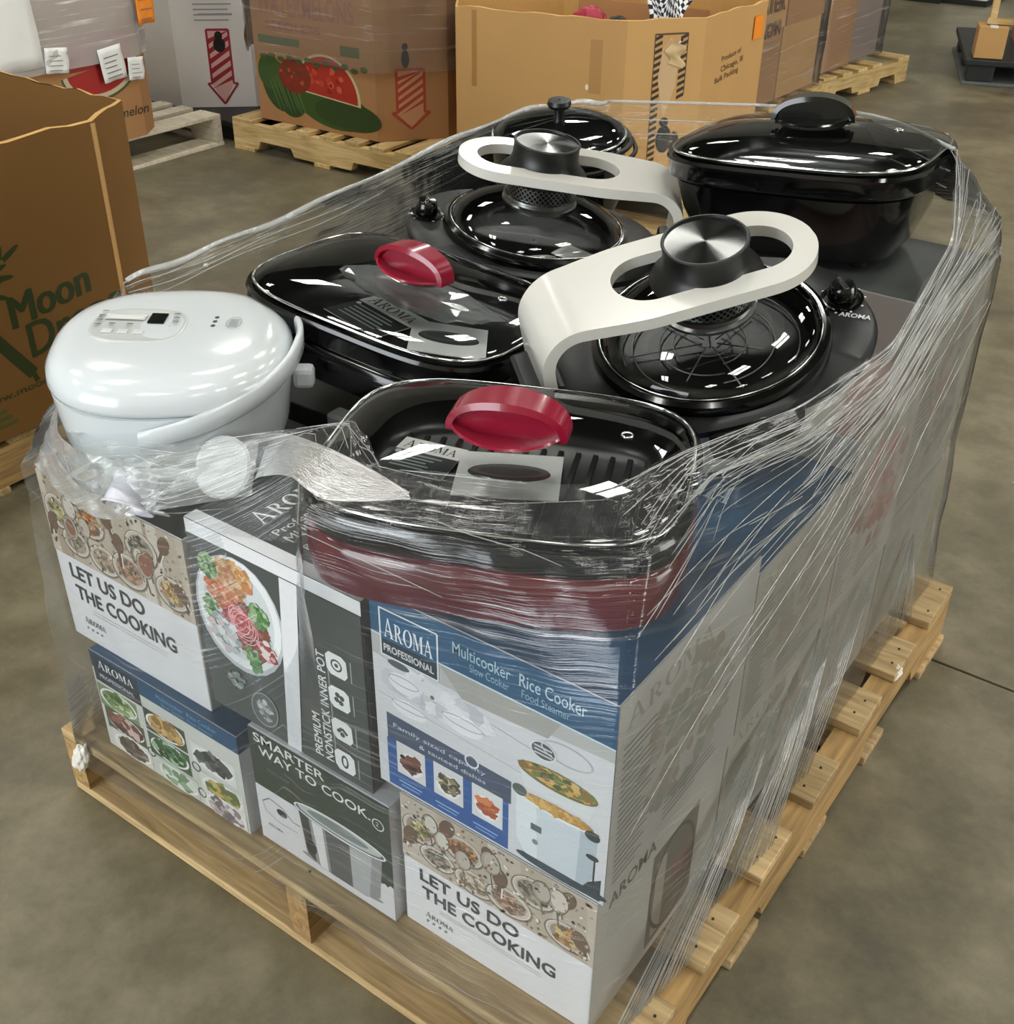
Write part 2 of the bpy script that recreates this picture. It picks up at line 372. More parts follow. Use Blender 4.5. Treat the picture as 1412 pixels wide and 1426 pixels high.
# shared materials
M = dict(
    wood=wood_mat('pallet_pine', '#8c7247', '#ccb081', 0), wood_y=wood_mat('pallet_pine_lengthwise', '#7d623a', '#b8955f', 1),
    wood2=wood_mat('pale_pallet_pine', '#a8894f', '#d9bc84', 0), wood2y=wood_mat('pale_pallet_pine_lengthwise', '#a8894f', '#d9bc84', 1),
    kraft=mat('kraft_cardboard', '#bd935a', .8, var=.07, scale=6, bump=.05), kraft_d=mat('brown_cardboard', '#76521f', .8, var=.07, scale=5, bump=.05),
    kraft_p=mat('tan_cardboard', '#a6794c', .8, var=.06, scale=5, bump=.05), kraft_in=mat('cardboard_edge', '#c79d5e', .85, var=.1, scale=60),
    white_box=mat('white_cardboard', '#efedeb', .7, var=.03, scale=8), white_card=mat('white_carton_board', '#dcdcde', .45, var=.02, scale=12),
    grey_card=mat('grey_carton_board', '#9b9793', .5, var=.06, scale=12), dark_card=mat('charcoal_carton_board', '#343836', .4, var=.05, scale=12),
    blue_card=mat('blue_carton_board', '#17486e', .35, var=.05, scale=12),
    white_pl=mat('white_gloss_plastic', '#d5dbdd', .16, var=.01, scale=10, coat=.4), black_pl=mat('black_satin_plastic', '#080908', .38, var=.1, scale=20),
    black_gl=mat('black_gloss_enamel', '#050605', .13, var=.1, scale=20, coat=.3), maroon=mat('maroon_gloss_enamel', '#5c0f20', .16, var=.04, scale=15, coat=.5),
    maroon_h=mat('maroon_handle_plastic', '#8c0f2c', .22, var=.04, scale=15, coat=.4), nonstick=mat('dark_nonstick_coating', '#121312', .32, var=.2, scale=90, bump=.05),
    chrome=mat('polished_steel', '#cfd2cf', .12, 1.0, var=.03), steel=mat('brushed_steel', '#8b8d8a', .28, 1.0, var=.08, scale=60, stretch=(1, 1, 20)),
    grey_wire=mat('grey_wire', '#8f938d', .35, .8, var=.05), off_white=mat('ivory_gloss_plastic', '#d3d1c8', .2, var=.01, scale=10, coat=.3),
    paper=mat('white_paper', '#e6e6e2', .6, var=.02, scale=20), screen=mat('lcd_screen_black', '#07090a', .1, var=.05),
    glass=glass_mat('lid_glass', (.955, .975, .965), .015, .015), film=film_mat('stretch_film'), film_bg=film_mat('stretch_film_on_far_loads', (2.0, 55), 0, .30, .05, .25, .2), film_silver=film_mat('layered_silvery_film', (2.0, 45), 0, .4, .34, .55, .22), film_milk=film_mat('bunched_milky_film', (6, 60), .5, .4, .22, .4, .2, .05), film_glare=film_mat('stretch_film_glare', (5, 420), .0, .45, .06, .55, .16, .10),
    strand=film_mat('rolled_stretch_film', (30, 60), 0, .5, .30, .3, .15, .1),
    lampwhite=mat('lamp_housing_white', '#e0e0dc', .5, var=.02), dark_pl=mat('dark_grey_pallet_plastic', '#1d2020', .5, var=.1),
    white_wood=wood_mat('whitewashed_pallet_wood', '#b9ae97', '#dcd3bd', 1), cotton=mat('crumpled_white_film', '#e2ded4', .4, var=.05, scale=40, bump=.3),
    red=mat('red_plastic', '#a3243a', .4), black_cloth=mat('black_cord_rubber', '#0b0c0b', .45), orange=mat('orange_label_paper', '#f08a1c', .6, var=.03),
    bag=glass_mat('clear_polythene_bag', (.93, .94, .94), .12, .12, .22),
)

# ================================================================== setting
def floor_mat():
    m, nt, N, L, B = nodes('polished_concrete')
    tc = N.new('ShaderNodeTexCoord')
    a = N.new('ShaderNodeTexNoise'); a.inputs['Scale'].default_value = 1.6; a.inputs['Detail'].default_value = 8; a.inputs['Roughness'].default_value = .62
    b = N.new('ShaderNodeTexNoise'); b.inputs['Scale'].default_value = 9; b.inputs['Detail'].default_value = 6; b.inputs['Roughness'].default_value = .7
    v = N.new('ShaderNodeTexNoise'); v.inputs['Scale'].default_value = 60; v.inputs['Detail'].default_value = 3
    for n in (a, b, v): L.new(tc.outputs['Object'], n.inputs['Vector'])
    ad = N.new('ShaderNodeMath'); ad.operation = 'MULTIPLY_ADD'; ad.inputs[1].default_value = .55; L.new(a.outputs[0], ad.inputs[0])
    bb = N.new('ShaderNodeMath'); bb.operation = 'MULTIPLY'; bb.inputs[1].default_value = .45; L.new(b.outputs[0], bb.inputs[0]); L.new(bb.outputs[0], ad.inputs[2])
    rp = N.new('ShaderNodeValToRGB'); e = rp.color_ramp.elements
    e[0].position = .40; e[0].color = (*lin('#565040'), 1); e[1].position = .60; e[1].color = (*lin('#827962'), 1)
    x = e.new(.5); x.color = (*lin('#6b644d'), 1)
    L.new(ad.outputs[0], rp.inputs[0])
    # scattered dark specks and pale scuffs
    vo = N.new('ShaderNodeTexVoronoi'); vo.inputs['Scale'].default_value = 7; L.new(tc.outputs['Object'], vo.inputs['Vector'])
    lt = N.new('ShaderNodeMath'); lt.operation = 'LESS_THAN'; lt.inputs[1].default_value = .035; L.new(vo.outputs['Distance'], lt.inputs[0])
    mx = N.new('ShaderNodeMix'); mx.data_type = 'RGBA'; mx.inputs[7].default_value = (*lin('#4d493c'), 1)
    f = N.new('ShaderNodeMath'); f.operation = 'MULTIPLY'; f.inputs[1].default_value = .5; L.new(lt.outputs[0], f.inputs[0]); L.new(f.outputs[0], mx.inputs[0])
    L.new(rp.outputs[0], mx.inputs[6])
    L.new(mx.outputs[2], B.inputs['Base Color'])
    mr = N.new('ShaderNodeMapRange'); mr.inputs[3].default_value = .32; mr.inputs[4].default_value = .58; L.new(b.outputs[0], mr.inputs[0]); L.new(mr.outputs[0], B.inputs['Roughness'])
    bp = N.new('ShaderNodeBump'); bp.inputs['Strength'].default_value = .12; bp.inputs['Distance'].default_value = .003; L.new(v.outputs[0], bp.inputs['Height']); L.new(bp.outputs[0], B.inputs['Normal'])
    return m
FLOOR = floor_mat()
XA, XB, YA, YB, ZC = -9.0, 8.0, -5.6, 15.0, 5.6
DX0, DX1, DZ = -2.9, 1.3, 3.4
EY0, EY1 = 2.2, 6.6
fl = bpy.data.objects.new('floor', None); COL.objects.link(fl); tag(fl, kind='structure'); fl['label'] = 'worn olive grey polished concrete warehouse floor'
GY = 1.152
box('slab', XA, XB, YA, GY, -.12, 0, FLOOR, fl, .0015); box('slab', XA, XB, GY+.006, YB, -.12, 0, FLOOR, fl, .0015)
box('joint_filler', XA, XB, GY-.002, GY+.008, -.12, -.006, mat('dark_joint_filler', '#2b2a24', .9), fl)
ceil_m = mat('dark_roof_deck', '#3a3d3a', .8, var=.08, scale=2); wall_m = mat('painted_warehouse_wall', '#c6c4b8', .8, var=.06, scale=1.5)
st = box('ceiling', XA, XB, YA, YB, ZC+.6, ZC+.75, ceil_m); tag(st, 'dark metal warehouse roof deck', kind='structure')
for nm, a in (('wall_left', (XA-.2, XA, YA, YB)), ('wall_back', (XA, XB, YB, YB+.2)), ):
    st = box(nm, *a, -.1, ZC+.75, wall_m); tag(st, 'plain painted warehouse wall', kind='structure')

bm = bmesh.new(); box_bm(bm, XA, DX0, YA-.2, YA, -.1, ZC+.75); box_bm(bm, DX1, XB, YA-.2, YA, -.1, ZC+.75); box_bm(bm, DX0, DX1, YA-.2, YA, DZ, ZC+.75)
tag(bm_obj('wall_front', bm, wall_m), 'painted warehouse wall with an open dock door', kind='structure')
bm = bmesh.new(); box_bm(bm, DX0-.08, DX0, YA-.22, YA+.03, 0, DZ+.08); box_bm(bm, DX1, DX1+.08, YA-.22, YA+.03, 0, DZ+.08); box_bm(bm, DX0, DX1, YA-.22, YA+.03, DZ, DZ+.08)
tag(bm_obj('door_1', bm, M['steel']), 'steel frame of the open dock door behind the viewer', kind='structure')
ld = bpy.data.lights.new('dock_door_daylight', 'AREA'); ld.shape = 'RECTANGLE'; ld.size = DX1-DX0-.05; ld.size_y = DZ-.05; ld.energy = DOOR_POWER; ld.color = (.90, .95, 1.0)
lo = bpy.data.objects.new('dock_door_daylight', ld); COL.objects.link(lo); lo.location = ((DX0+DX1)/2, YA-.15, DZ/2); lo.rotation_euler = (pi/2, 0, 0)

bm = bmesh.new(); box_bm(bm, XB, XB+.2, YA, EY0, -.1, ZC+.75); box_bm(bm, XB, XB+.2, EY1, YB, -.1, ZC+.75); box_bm(bm, XB, XB+.2, EY0, EY1, DZ, ZC+.75)
tag(bm_obj('wall_right', bm, wall_m), 'painted warehouse wall with an opening added for fill light', kind='structure')
bm = bmesh.new(); box_bm(bm, XB-.03, XB+.22, EY0-.08, EY0, 0, DZ+.08); box_bm(bm, XB-.03, XB+.22, EY1, EY1+.08, 0, DZ+.08); box_bm(bm, XB-.03, XB+.22, EY0, EY1, DZ, DZ+.08)
tag(bm_obj('fill_door', bm, M['steel']), 'steel frame of a dock door added in the right wall for fill light', kind='structure')
ld = bpy.data.lights.new('side_fill_daylight', 'AREA'); ld.shape = 'RECTANGLE'; ld.size = EY1-EY0-.05; ld.size_y = DZ-.05; ld.energy = SIDE_FILL_POWER; ld.color = (.98, .98, .95)  # unseen side opening and daylight, added to brighten the background boxes
lo = bpy.data.objects.new('side_fill_daylight', ld); COL.objects.link(lo); lo.location = (XB+.15, (EY0+EY1)/2, DZ/2); lo.rotation_euler = (pi/2, 0, pi/2)

# ceiling lamps: twin-panel high bays hung in rows
LAMP = emit_mat('lamp_diffuser', LAMP_COLOR, LAMP_STRENGTH)
def high_bay(x, y, rz, label):
    t = thing('high_bay_lamp', label, 'ceiling lamp', (x, y, ZC), (0, 0, rz), 'high bay lamps under the roof')
    box('housing', -.33, .33, -.62, .62, .0, .06, M['lampwhite'], t, .008)
    for s in (-1, 1):
        box('diffuser', s*.165-.13, s*.165+.13, -.58, .58, -.012, -.001, LAMP, t)
        tube('hanger', [(0, s*.45, .06), (0, s*.45, .6)], .006, M['steel'], t, 6)
    return t
k = 0
for iy, y in enumerate((-3.4, -.4, 2.6, 5.8, 9.4)):
    for ix, x in enumerate((-5.4, -2.0, 1.6, 5.2)):
        high_bay(x+.4, y, 0, 'white twin panel high bay lamp hanging under the roof'); k += 1

# ================================================================== pallets
def pallet(name, label, loc, rotz, w, d, h, boards, bottoms, mt, ms, group=None, nstr=3, bt=.017, sw=.038):
    """boards: list of (y0, y1) laid along x; stringers along y"""
    t = thing(name, label, 'pallet', loc, (0, 0, rotz), group)
    rnd = random.Random(name+label)
    for i, (a, b) in enumerate(boards):
        o = box('deck_board', rnd.uniform(-.004, .002), w+rnd.uniform(-.002, .004), a, b, h-bt, h+rnd.uniform(-.0015, -.0003), mt, t, .002)
        if i in (0, len(boards)-1) or True:
            bm = bmesh.new()
            for xx in [sw/2+ (w-sw)*q/(nstr-1) for q in range(nstr)]:
                for yy in (a+.028, b-.028):
                    M4 = Matrix.Translation((xx+rnd.uniform(-.006, .006), yy+rnd.uniform(-.006, .006), h+.0012))
                    bmesh.ops.create_cone(bm, cap_ends=True, segments=6, radius1=.0022, radius2=.0018, depth=.0016, matrix=M4)
            bm_obj('nail_heads', bm, M['dark_pl'], o)
    for q in range(nstr):
        x = (w-sw)*q/(nstr-1)
        bm = bmesh.new()
        # notched stringer side profile extruded across its width
        z0, z1 = bt, h-bt
        pr = [(0, z0), (d*.14, z0), (d*.155, z0+.035), (d*.33, z0+.035), (d*.345, z0), (d*.655, z0), (d*.67, z0+.035), (d*.845, z0+.035), (d*.86, z0), (d, z0), (d, z1), (0, z1)]
        A = [bm.verts.new((x, y, z)) for y, z in pr]; Bv = [bm.verts.new((x+sw, y, z)) for y, z in pr]
        bm.faces.new(A); bm.faces.new(list(reversed(Bv)))
        for i in range(len(pr)):
            j = (i+1) % len(pr); bm.faces.new((A[j], A[i], Bv[i], Bv[j]))
        bm_obj('stringer', bm, ms, t)
    for a, b in bottoms:
        box('bottom_board', rnd.uniform(-.008, .0), w+rnd.uniform(0, .008), a, b, 0, bt, mt, t, .002)
    return t
PW, PD, PH = 1.016, 1.219, .13
pallet('wooden_pallet', 'wooden pallet under the wrapped stack of cookers in the foreground', (0, 0, 0), 0, PW, PD, PH,
       [(0, .145), (.212, .314), (.384, .488), (.557, .659), (.746, .845), (.905, 1.011), (1.083, 1.219)],
       [(0, .14), (.32, .41), (.565, .655), (.81, .90), (1.08, 1.219)], M['wood'], M['wood_y'])
STD = [(0, .14), (.20, .29), (.355, .445), (.515, .605), (.675, .765), (.83, .92), (1.06, 1.2)]; STB = [(0, .14), (.55, .65), (1.06, 1.2)]

# ================================================================== cartons on the pallet
def carton(label, x0, x1, y0, y1, z0, z1, m, rotz=0.0, name='appliance_carton', group='appliance cartons on the pallet'):
    t = thing(name, label, 'carton', (x0, y0, z0), (0, 0, rotz), group)
    w, d, h = x1-x0, y1-y0, z1-z0
    box('carton_body', 0, w, 0, d, 0, h, m, t, .0022)
    return t, w, d, h
def front(w, h): return Canvas((0, 0, 0), (1, 0, 0), (0, 0, 1))
def right(w): return Canvas((w, 0, 0), (0, 1, 0), (0, 0, 1))
def topc(h): return Canvas((0, 0, h), (1, 0, 0), (0, 1, 0))
INKS = dict(navy='#17496f', dark='#2c302f', slate='#3c413f', white='#e8e8ea', txt='#3a3b3f', beige='#cfc4b4')

def table_scene(c, w, y0, y1):
    """printed photograph: set table with glasses, plates and food in beige and grey"""
    c.rect(0, y0, w, y1, '#bfb4a5')
    for _ in range(14):
        x = random.uniform(0, w*.9); c.poly([(x, y0), (x+w*.12, y0), (x+w*.1, y1), (x-w*.02, y1)], random.choice(['#cdc4b7', '#b5a998', '#c4baab', '#a59684']) ) if x+w*.12 < w and x > w*.03 else None
    h = y1-y0
    items = [(.10, .55, .085, .20, ['#7c7a4a', '#a79b62', '#5f6238', '#c4b88a']), (.34, .62, .10, .19, ['#8a5330', '#b36b35', '#6b4a34', '#d09a58']), (.40, .20, .10, .17, ['#a2907c', '#7b6c5c', '#c7b7a2']),
             (.58, .24, .11, .20, ['#8d6b54', '#b38e72', '#6e5444']), (.70, .62, .10, .20, ['#565349', '#837d70', '#3f3d36', '#a59d8c']), (.87, .25, .10, .19, ['#8f6a35', '#b98c4c', '#6d5330', '#cdb27c']), (.20, .25, .09, .16, ['#857b6d', '#a79b8a', '#5d5850'])]
    for fx, fy, rx, ry, cols in items:
        cx, cy = fx*w, y0+fy*h; R1, R2 = rx*w, ry*h
        c.ell(cx, cy, R1*1.12, R2*1.1, '#7a7064'); c.ell(cx, cy+R2*.06, R1*1.02, R2, '#c2b8aa'); c.ell(cx, cy+R2*.06, R1*.82, R2*.78, '#9a8c7c')
        c.blobs(cx, cy+R2*.05, R1*.7, R2*.66, cols, 60, R1*.16)
        c.ringp(cx, cy+R2*.06, R1*1.02, R2, R1*.05, '#ded7cb')
    for fx, fy, ln, an in ((.235, .74, .3, 1.2), (.50, .62, .34, 1.9), (.53, .40, .3, 1.5), (.84, .70, .26, 1.1), (.95, .22, .2, 2.0), (.02, .3, .2, 1.4)):
        x, y = fx*w, y0+fy*h; dx, dy = cos(an)*ln*h*.5, sin(an)*ln*h*.5
        q = lambda px, py: (min(max(px, .002), w-.002), min(max(py, y0), y1))
        c.line([q(x-dx, y-dy), q(x+dx, y+dy)], .005, '#5b4a3c'); c.line([q(x-dx+.005, y-dy), q(x+dx+.005, y+dy)], .002, '#efe9df')
        e = q(x+dx, y+dy); c.ell(min(max(e[0], .014), w-.014), min(e[1], y1-.018), .011, .016, '#6a5240', rot=an-pi/2)
    for _ in range(7):      # stemmed glasses
        gx_, gy_ = random.uniform(.04, w-.04), y0+h*random.uniform(.25, .8); gr = random.uniform(.010, .016)
        c.ell(gx_, gy_, gr, gr*1.3, '#a79c8f', n=16); c.ell(gx_+gr*.15, gy_+gr*.1, gr*.78, gr*1.05, random.choice(['#cfc7bb', '#8a5a4a', '#b7aea1']), n=16); c.ringp(gx_, gy_, gr, gr*1.3, .0012, '#5e554a', n=16); c.line([(gx_, gy_-gr*1.3), (gx_+.003, max(gy_-gr*2.8, y0+.002))], .002, '#6a6054')
    kk = c.k
    for _ in range(220):
        c.k = kk
        x, y = random.uniform(.004, w-.004), random.uniform(y0+.004, y1-.004); z_ = random.uniform(.5, 1.6); c.ell(x, y, .0024*z_, .0016*z_, random.choice(['#6e6a5a', '#8a5a40', '#7d8050', '#e6e0d6', '#4e443a', '#91867a', '#a89d90', '#5d5347']), rot=random.random()*3, n=6)

def let_us(label, *a, rotz=0.0, topcol='dark_card'):
    t, w, d, h = carton(label, *a, M['white_card'], rotz)
    c = front(w, h); table_scene(c, w, h*.53, h*.998)
    c.text('LET US DO', w*.095, h*.405, h*.085, INKS['txt'], .018, width=w*.54); c.text('THE COOKING', w*.105, h*.275, h*.085, INKS['txt'], .018, width=w*.72)
    c.serif('AROMA', w*.12, h*.125, h*.035, '#4a4a4e', w*.16); 
    for i in range(4): c.ell(w*(.13+.035*i), h*.09, .0022, .0022, '#8a8a8e', n=8, layer='txt')
    for i in range(2): c.line([(w*.2, h*(.235-.02*i)), (w*.75, h*(.235-.02*i))], .0008, '#c3c3c8', 'txt')
    c.build(t)
    c = topc(h); c.rect(.002, .002, w-.002, d-.002, '#282c2b')
    c.serif('AROMA', w*.3, d*.3, .03, '#8d9290', w*.4); c.build(t, ('printed_top', 'printed_top_lettering'))
    return t, w, d, h

# ---- front row, lower layer
tA, w, d, h = carton('blue banded carton with a grid of food photos at the lower left corner', .088, .398, .026, .33, PH, .318, M['white_card'])
c = front(w, h)
c.rect(0, h*.83, w, h*.998, INKS['navy']); c.rect(0, h*.0, w, h*.83, '#c9ccc6')
c.rect(w*.01, h*.70, w*.345, h*.975, '#1d2c3c'); c.serif('AROMA', w*.05, h*.85, h*.075, '#e6e8ea', w*.26); c.text('PROFESSIONAL', w*.05, h*.755, h*.04, '#c4cad0', .01, width=w*.25)
c.text('Multicooker  Rice Cooker', w*.47, h*.905, h*.042, '#6fa0bd', 0, width=w*.4); c.text('Slow Cooker  Food Steamer', w*.5, h*.85, h*.03, '#6fa0bd', 0, width=w*.34)
for k_, (fx, fy, cols, bgc) in enumerate([(.16, .56, ['#5e7a43', '#7d9a56', '#c3cfa5', '#3e5b30'], '#7d8a6d'), (.50, .60, ['#b08d4a', '#cda865', '#8d6b35'], '#3c4438'), (.82, .55, ['#2c2f30', '#4a4c4c', '#6d6f70'], '#d8dad8'),
        (.18, .33, ['#6e3f3a', '#8d5c50', '#3f2c2a', '#c9b3a8'], '#4c5547'), (.50, .35, ['#2f5a37', '#3f7446', '#234028', '#95b894'], '#3f5a45'), (.85, .27, ['#8a8f52', '#b8b36b', '#c99a5a', '#5e6a3a'], '#d5d6cd'),
        (.20, .11, ['#5a4c44', '#7a6a5f', '#3d3733'], '#d8d3cd'), (.53, .10, ['#6b8a6a', '#cfd6cd', '#90a98c', '#e0e4df'], '#c8d0c8'), (.85, .06, ['#8c7f83', '#b5a9ac', '#6e6468', '#d8d1d3'], '#dcd9da')]):
    cx, cy = fx*w, max(fy*h, h*.09); c.rect(cx-w*.155, max(cy-h*.115, .002), cx+w*.135, cy+h*.115, bgc)
    c.ell(cx-w*.01, cy, w*.135, h*.112, '#e9eae6'); c.ell(cx-w*.01, cy, w*.12, h*.098, bgc); c.blobs(cx-w*.01, cy, w*.10, h*.075, cols, 55, .010)
for fx, fy in ((.345, .23), (.68, .40), (.69, .13)): c.ringp(fx*w, fy*h, .009, .009, .002, '#4f5b57', layer='txt')
c.build(t_ := tA)
c = right(w); c.rect(0, 0, d, h*.83, '#d9dbe0'); c.rect(0, h*.83, d, h*.998, INKS['navy'])
for i in range(11): c.text('RBODQEUSA'[i % 9], .032, h*(.70-.062*i), h*.045, '#55595f', .02, rot=0)
c.build(tA, ('printed_side', 'printed_side_lettering'))
c = topc(h); c.rect(.001, .001, w-.001, d-.001, INKS['navy']); c.build(tA, ('printed_top', 'x'))

tB, w, d, h = carton('charcoal and white carton with a steel pot photo reading way to cook, bottom middle', .412, .658, .036, .34, PH, .342, M['white_card'])
c = front(w, h)
c.rect(0, 0, w, h*.998, '#d4d4d6'); c.rect(0, h*.50, w, h*.998, '#2e3a30'); c.poly([(w*.55, h*.5), (w, h*.30), (w, h*.52), (w*.55, h*.52)], '#2e3a30')
c.blobs(w*.88, h*.32, w*.11, h*.05, ['#2e3a30', '#243026'], 16, .014, clip=(w*.72, h*.2, w*.998, h*.5))
for i in range(9): c.line([(w*.03, h*(.93-.045*i)), (w*.97, h*(.93-.045*i))], .0012, '#394639')
c.text('SMARTER', w*.04, h*.90, h*.072, '#dfe2de', .01, width=w*.52); c.text('WAY TO COOK.', w*.07, h*.80, h*.072, '#dfe2de', .01, width=w*.80)
c.text('Multicooker', w*.12, h*.68, h*.028, '#69766a', 0); c.ringp(w*.92, h*.80, .010, .010, .0018, '#cfd3cf', layer='txt'); c.text('2', w*.905, h*.785, h*.035, '#cfd3cf', 0)
# printed steel pot with a lid and a cord
c.ell(w*.62, h*.10, w*.30, h*.035, '#8f8f92')
c.poly([(w*.33, h*.50), (w*.93, h*.50), (w*.90, h*.13), (w*.80, h*.06), (w*.46, h*.06), (w*.36, h*.13)], '#8e8f90')
c.poly([(w*.42, h*.50), (w*.50, h*.50), (w*.52, h*.065), (w*.46, h*.065)], '#d8d8d8'); c.poly([(w*.52, h*.5), (w*.70, h*.5), (w*.70, h*.06), (w*.54, h*.06)], '#57595a'); c.poly([(w*.70, h*.5), (w*.86, h*.5), (w*.82, h*.07), (w*.70, h*.06)], '#a9abac')
c.poly([(w*.33, h*.50), (w*.40, h*.50), (w*.43, h*.08), (w*.37, h*.12)], '#3a3c3c'); c.ell(w*.40, h*.20, .010, .014, '#2b2b2c')
c.ell(w*.63, h*.52, w*.33, h*.075, '#5f6566'); c.ell(w*.63, h*.535, w*.30, h*.06, '#b9bfbd'); c.ell(w*.62, h*.535, w*.22, h*.04, '#7c8583'); c.ringp(w*.63, h*.525, w*.33, h*.075, .003, '#e4e6e6')
c.line([(w*.04, h*.36), (w*.10, h*.42), (w*.20, h*.40), (w*.27, h*.33), (w*.33, h*.33)], .0022, '#7a7c80'); c.line([(w*.04, h*.36), (w*.06, h*.28), (w*.16, h*.24), (w*.3, h*.25)], .0018, '#9a9ca0'); c.ell(w*.19, h*.345, .010, .007, '#2f3032')
c.text('AROMA', w*.06, h*.15, h*.028, '#76787c', .01)
c.build(tB)
c = right(w); c.rect(0, 0, d, h*.998, '#cfcfd2'); c.build(tB, ('printed_side', 'x'))

tC, w, d, h = let_us('white carton reading let us do the cooking at the bottom right corner', .665, .947, .05, .36, PH, .364)
c = right(w); c.rect(.0, 0, d, h*.998, '#b8b5b0'); c.rect(d*.42, h*.06, d*.80, h*.80, '#6f6862'); c.rect(d*.46, h*.1, d*.54, h*.7, '#a79f96'); c.rect(d*.60, h*.3, d*.76, h*.55, '#7d645c'); c.ringp(d*.61, h*.43, d*.19, h*.37, .006, '#4c4845')
c.text('AROMA', d*.08, h*.86, h*.09, '#5d5a58', .02); c.build(tC, ('printed_side', 'printed_side_lettering'))

# ---- front row, upper layer
tD, w, d, h = let_us('white carton reading let us do the cooking below the white rice cooker', .040, .336, .040, .345, .318, .602)

tE, w, d, h = carton('dark grey multicooker carton with a plated meal photo, standing on its side in the middle', .342, .628, .044, .36, .342, .638, M['dark_card'])
c = front(w, h)
c.rect(0, 0, w, h*.998, '#4a504e'); c.rect(0, h*.93, w, h*.998, '#dfe1e3')
# plate, tilted
c.ell(w*.27, h*.60, w*.27, h*.31, '#b9bec0', rot=-.25); c.ell(w*.27, h*.61, w*.255, h*.295, '#dfe3e4', rot=-.25); c.ell(w*.27, h*.61, w*.215, h*.25, '#c9cfd0', rot=-.25)
c.blobs(w*.20, h*.72, w*.11, h*.12, ['#d98b52', '#c96f3c', '#e0a468', '#b9582f', '#d2774a', '#c98a6a', '#e3b793', '#a8653f'], 260, .0055); c.blobs(w*.26, h*.80, w*.12, h*.08, ['#b98a4e', '#c7a06f', '#c07a58', '#a87a4a', '#d3b48c'], 150, .0055)
c.blobs(w*.33, h*.55, w*.10, h*.13, ['#6c3626', '#7f4430', '#5a2b1e', '#935038', '#7a4a38'], 170, .0075); c.blobs(w*.27, h*.58, w*.10, h*.07, ['#a3383c', '#b95a5c', '#8f2c33', '#cf9290'], 110, .005)
for i in range(7): c.ringp(w*(.26+.012*i), h*(.60-.012*i), .016+.002*i, .022, .0016, random.choice(['#d4616b', '#e3a0a2', '#b8404c']), rot=.4*i)
for cx, cy, n_ in ((.11, .80, 40), (.40, .66, 46), (.33, .40, 34), (.09, .58, 18)): c.blobs(w*cx, h*cy, w*.05, h*.06, ['#4c7a44', '#628f55', '#3a6438', '#86a877', '#a9bf9c'], n_*2, .005)
c.blobs(w*.16, h*.47, w*.09, h*.09, ['#b9bfc0', '#d5dadb', '#9aa2a4', '#c9b9bb'], 40, .008); c.blobs(w*.43, h*.48, w*.035, h*.06, ['#d9a7a4', '#a23a40', '#e8dcd6'], 26, .007)
c.ell(w*.36, h*.13, w*.085, h*.10, '#8b918f', rot=-.3); c.ell(w*.36, h*.13, w*.078, h*.092, '#545a58', rot=-.3); c.blobs(w*.365, h*.13, w*.045, h*.055, ['#9aa09e', '#6d7371', '#b9bebc'], 40, .005)
c.blobs(w*.19, h*.22, w*.05, h*.05, ['#77807b', '#9aa29d'], 16, .006)
c.poly([(w*.49, 0), (w*.575, 0), (w*.66, h*.93), (w*.56, h*.93)], '#dadcdf')
c.poly([(w*.585, 0), (w, 0), (w, h*.93), (w*.67, h*.93)], '#454a49')
for i, s_ in enumerate(('PREMIUM', 'NONSTICK INNER POT')): c.text(s_, w*(.715+.062*i), h*.055, w*.046, '#e4e7e6', .012, rot=pi/2, width=h*(.24 if i == 0 else .60))
c.line([(w*.795, h*.06), (w*.795, h*.64)], .0022, '#8e9492', 'txt')
for i in range(4):
    y = h*(.095+.175*i); x = w*.845
    c.poly([(x-.016, y-.010), (x-.010, y-.017), (x+.012, y-.017), (x+.017, y-.010), (x+.016, y+.012), (x+.009, y+.017), (x-.011, y+.017), (x-.017, y+.010)], '#e6e9e8', 'txt')
    if i == 0: c.ell(x, y, .006, .011, '#454a49', layer='txt'); c.ell(x, y, .003, .007, '#e6e9e8', layer='txt')
    if i == 1: c.line([(x-.008, y-.004), (x, y+.004), (x+.008, y-.003)], .005, '#454a49', 'txt'); c.ell(x, y-.006, .004, .004, '#454a49', layer='txt')
    if i == 2:
        for q in range(4): c.ell(x+.005*cos(q*pi/2+.5), y+.006*sin(q*pi/2+.5), .004, .004, '#454a49', layer='txt')
    if i == 3: c.ringp(x, y, .009, .009, .0025, '#454a49', layer='txt'); c.ell(x, y, .003, .003, '#454a49', layer='txt')
    c.line([(w*.925, y-.016), (w*.925, y+.016)], .0016, '#9da3a1', 'txt')
c.build(tE)
c = topc(h); c.rect(.002, .002, w-.002, d-.002, '#333837'); c.rect(.0, .0, w, .020, '#dfe1e3')
c.serif('AROMA', w*.32, d*.14, .026, '#d6d9d8', d*.40, rot=pi/2)
for i, (s_, hh, k_) in enumerate((('Professional', .013, .34), ('MULTICOOKER', .018, .48), ('Rice Cooker', .011, .34), ('Slow Cooker', .011, .34), ('Food Steamer', .011, .36))): c.text(s_, w*(.43+.085*i), d*.12, hh, '#cfd3d1', .0, rot=pi/2, width=d*k_)
c.build(tE, ('printed_top', 'printed_top_lettering'))

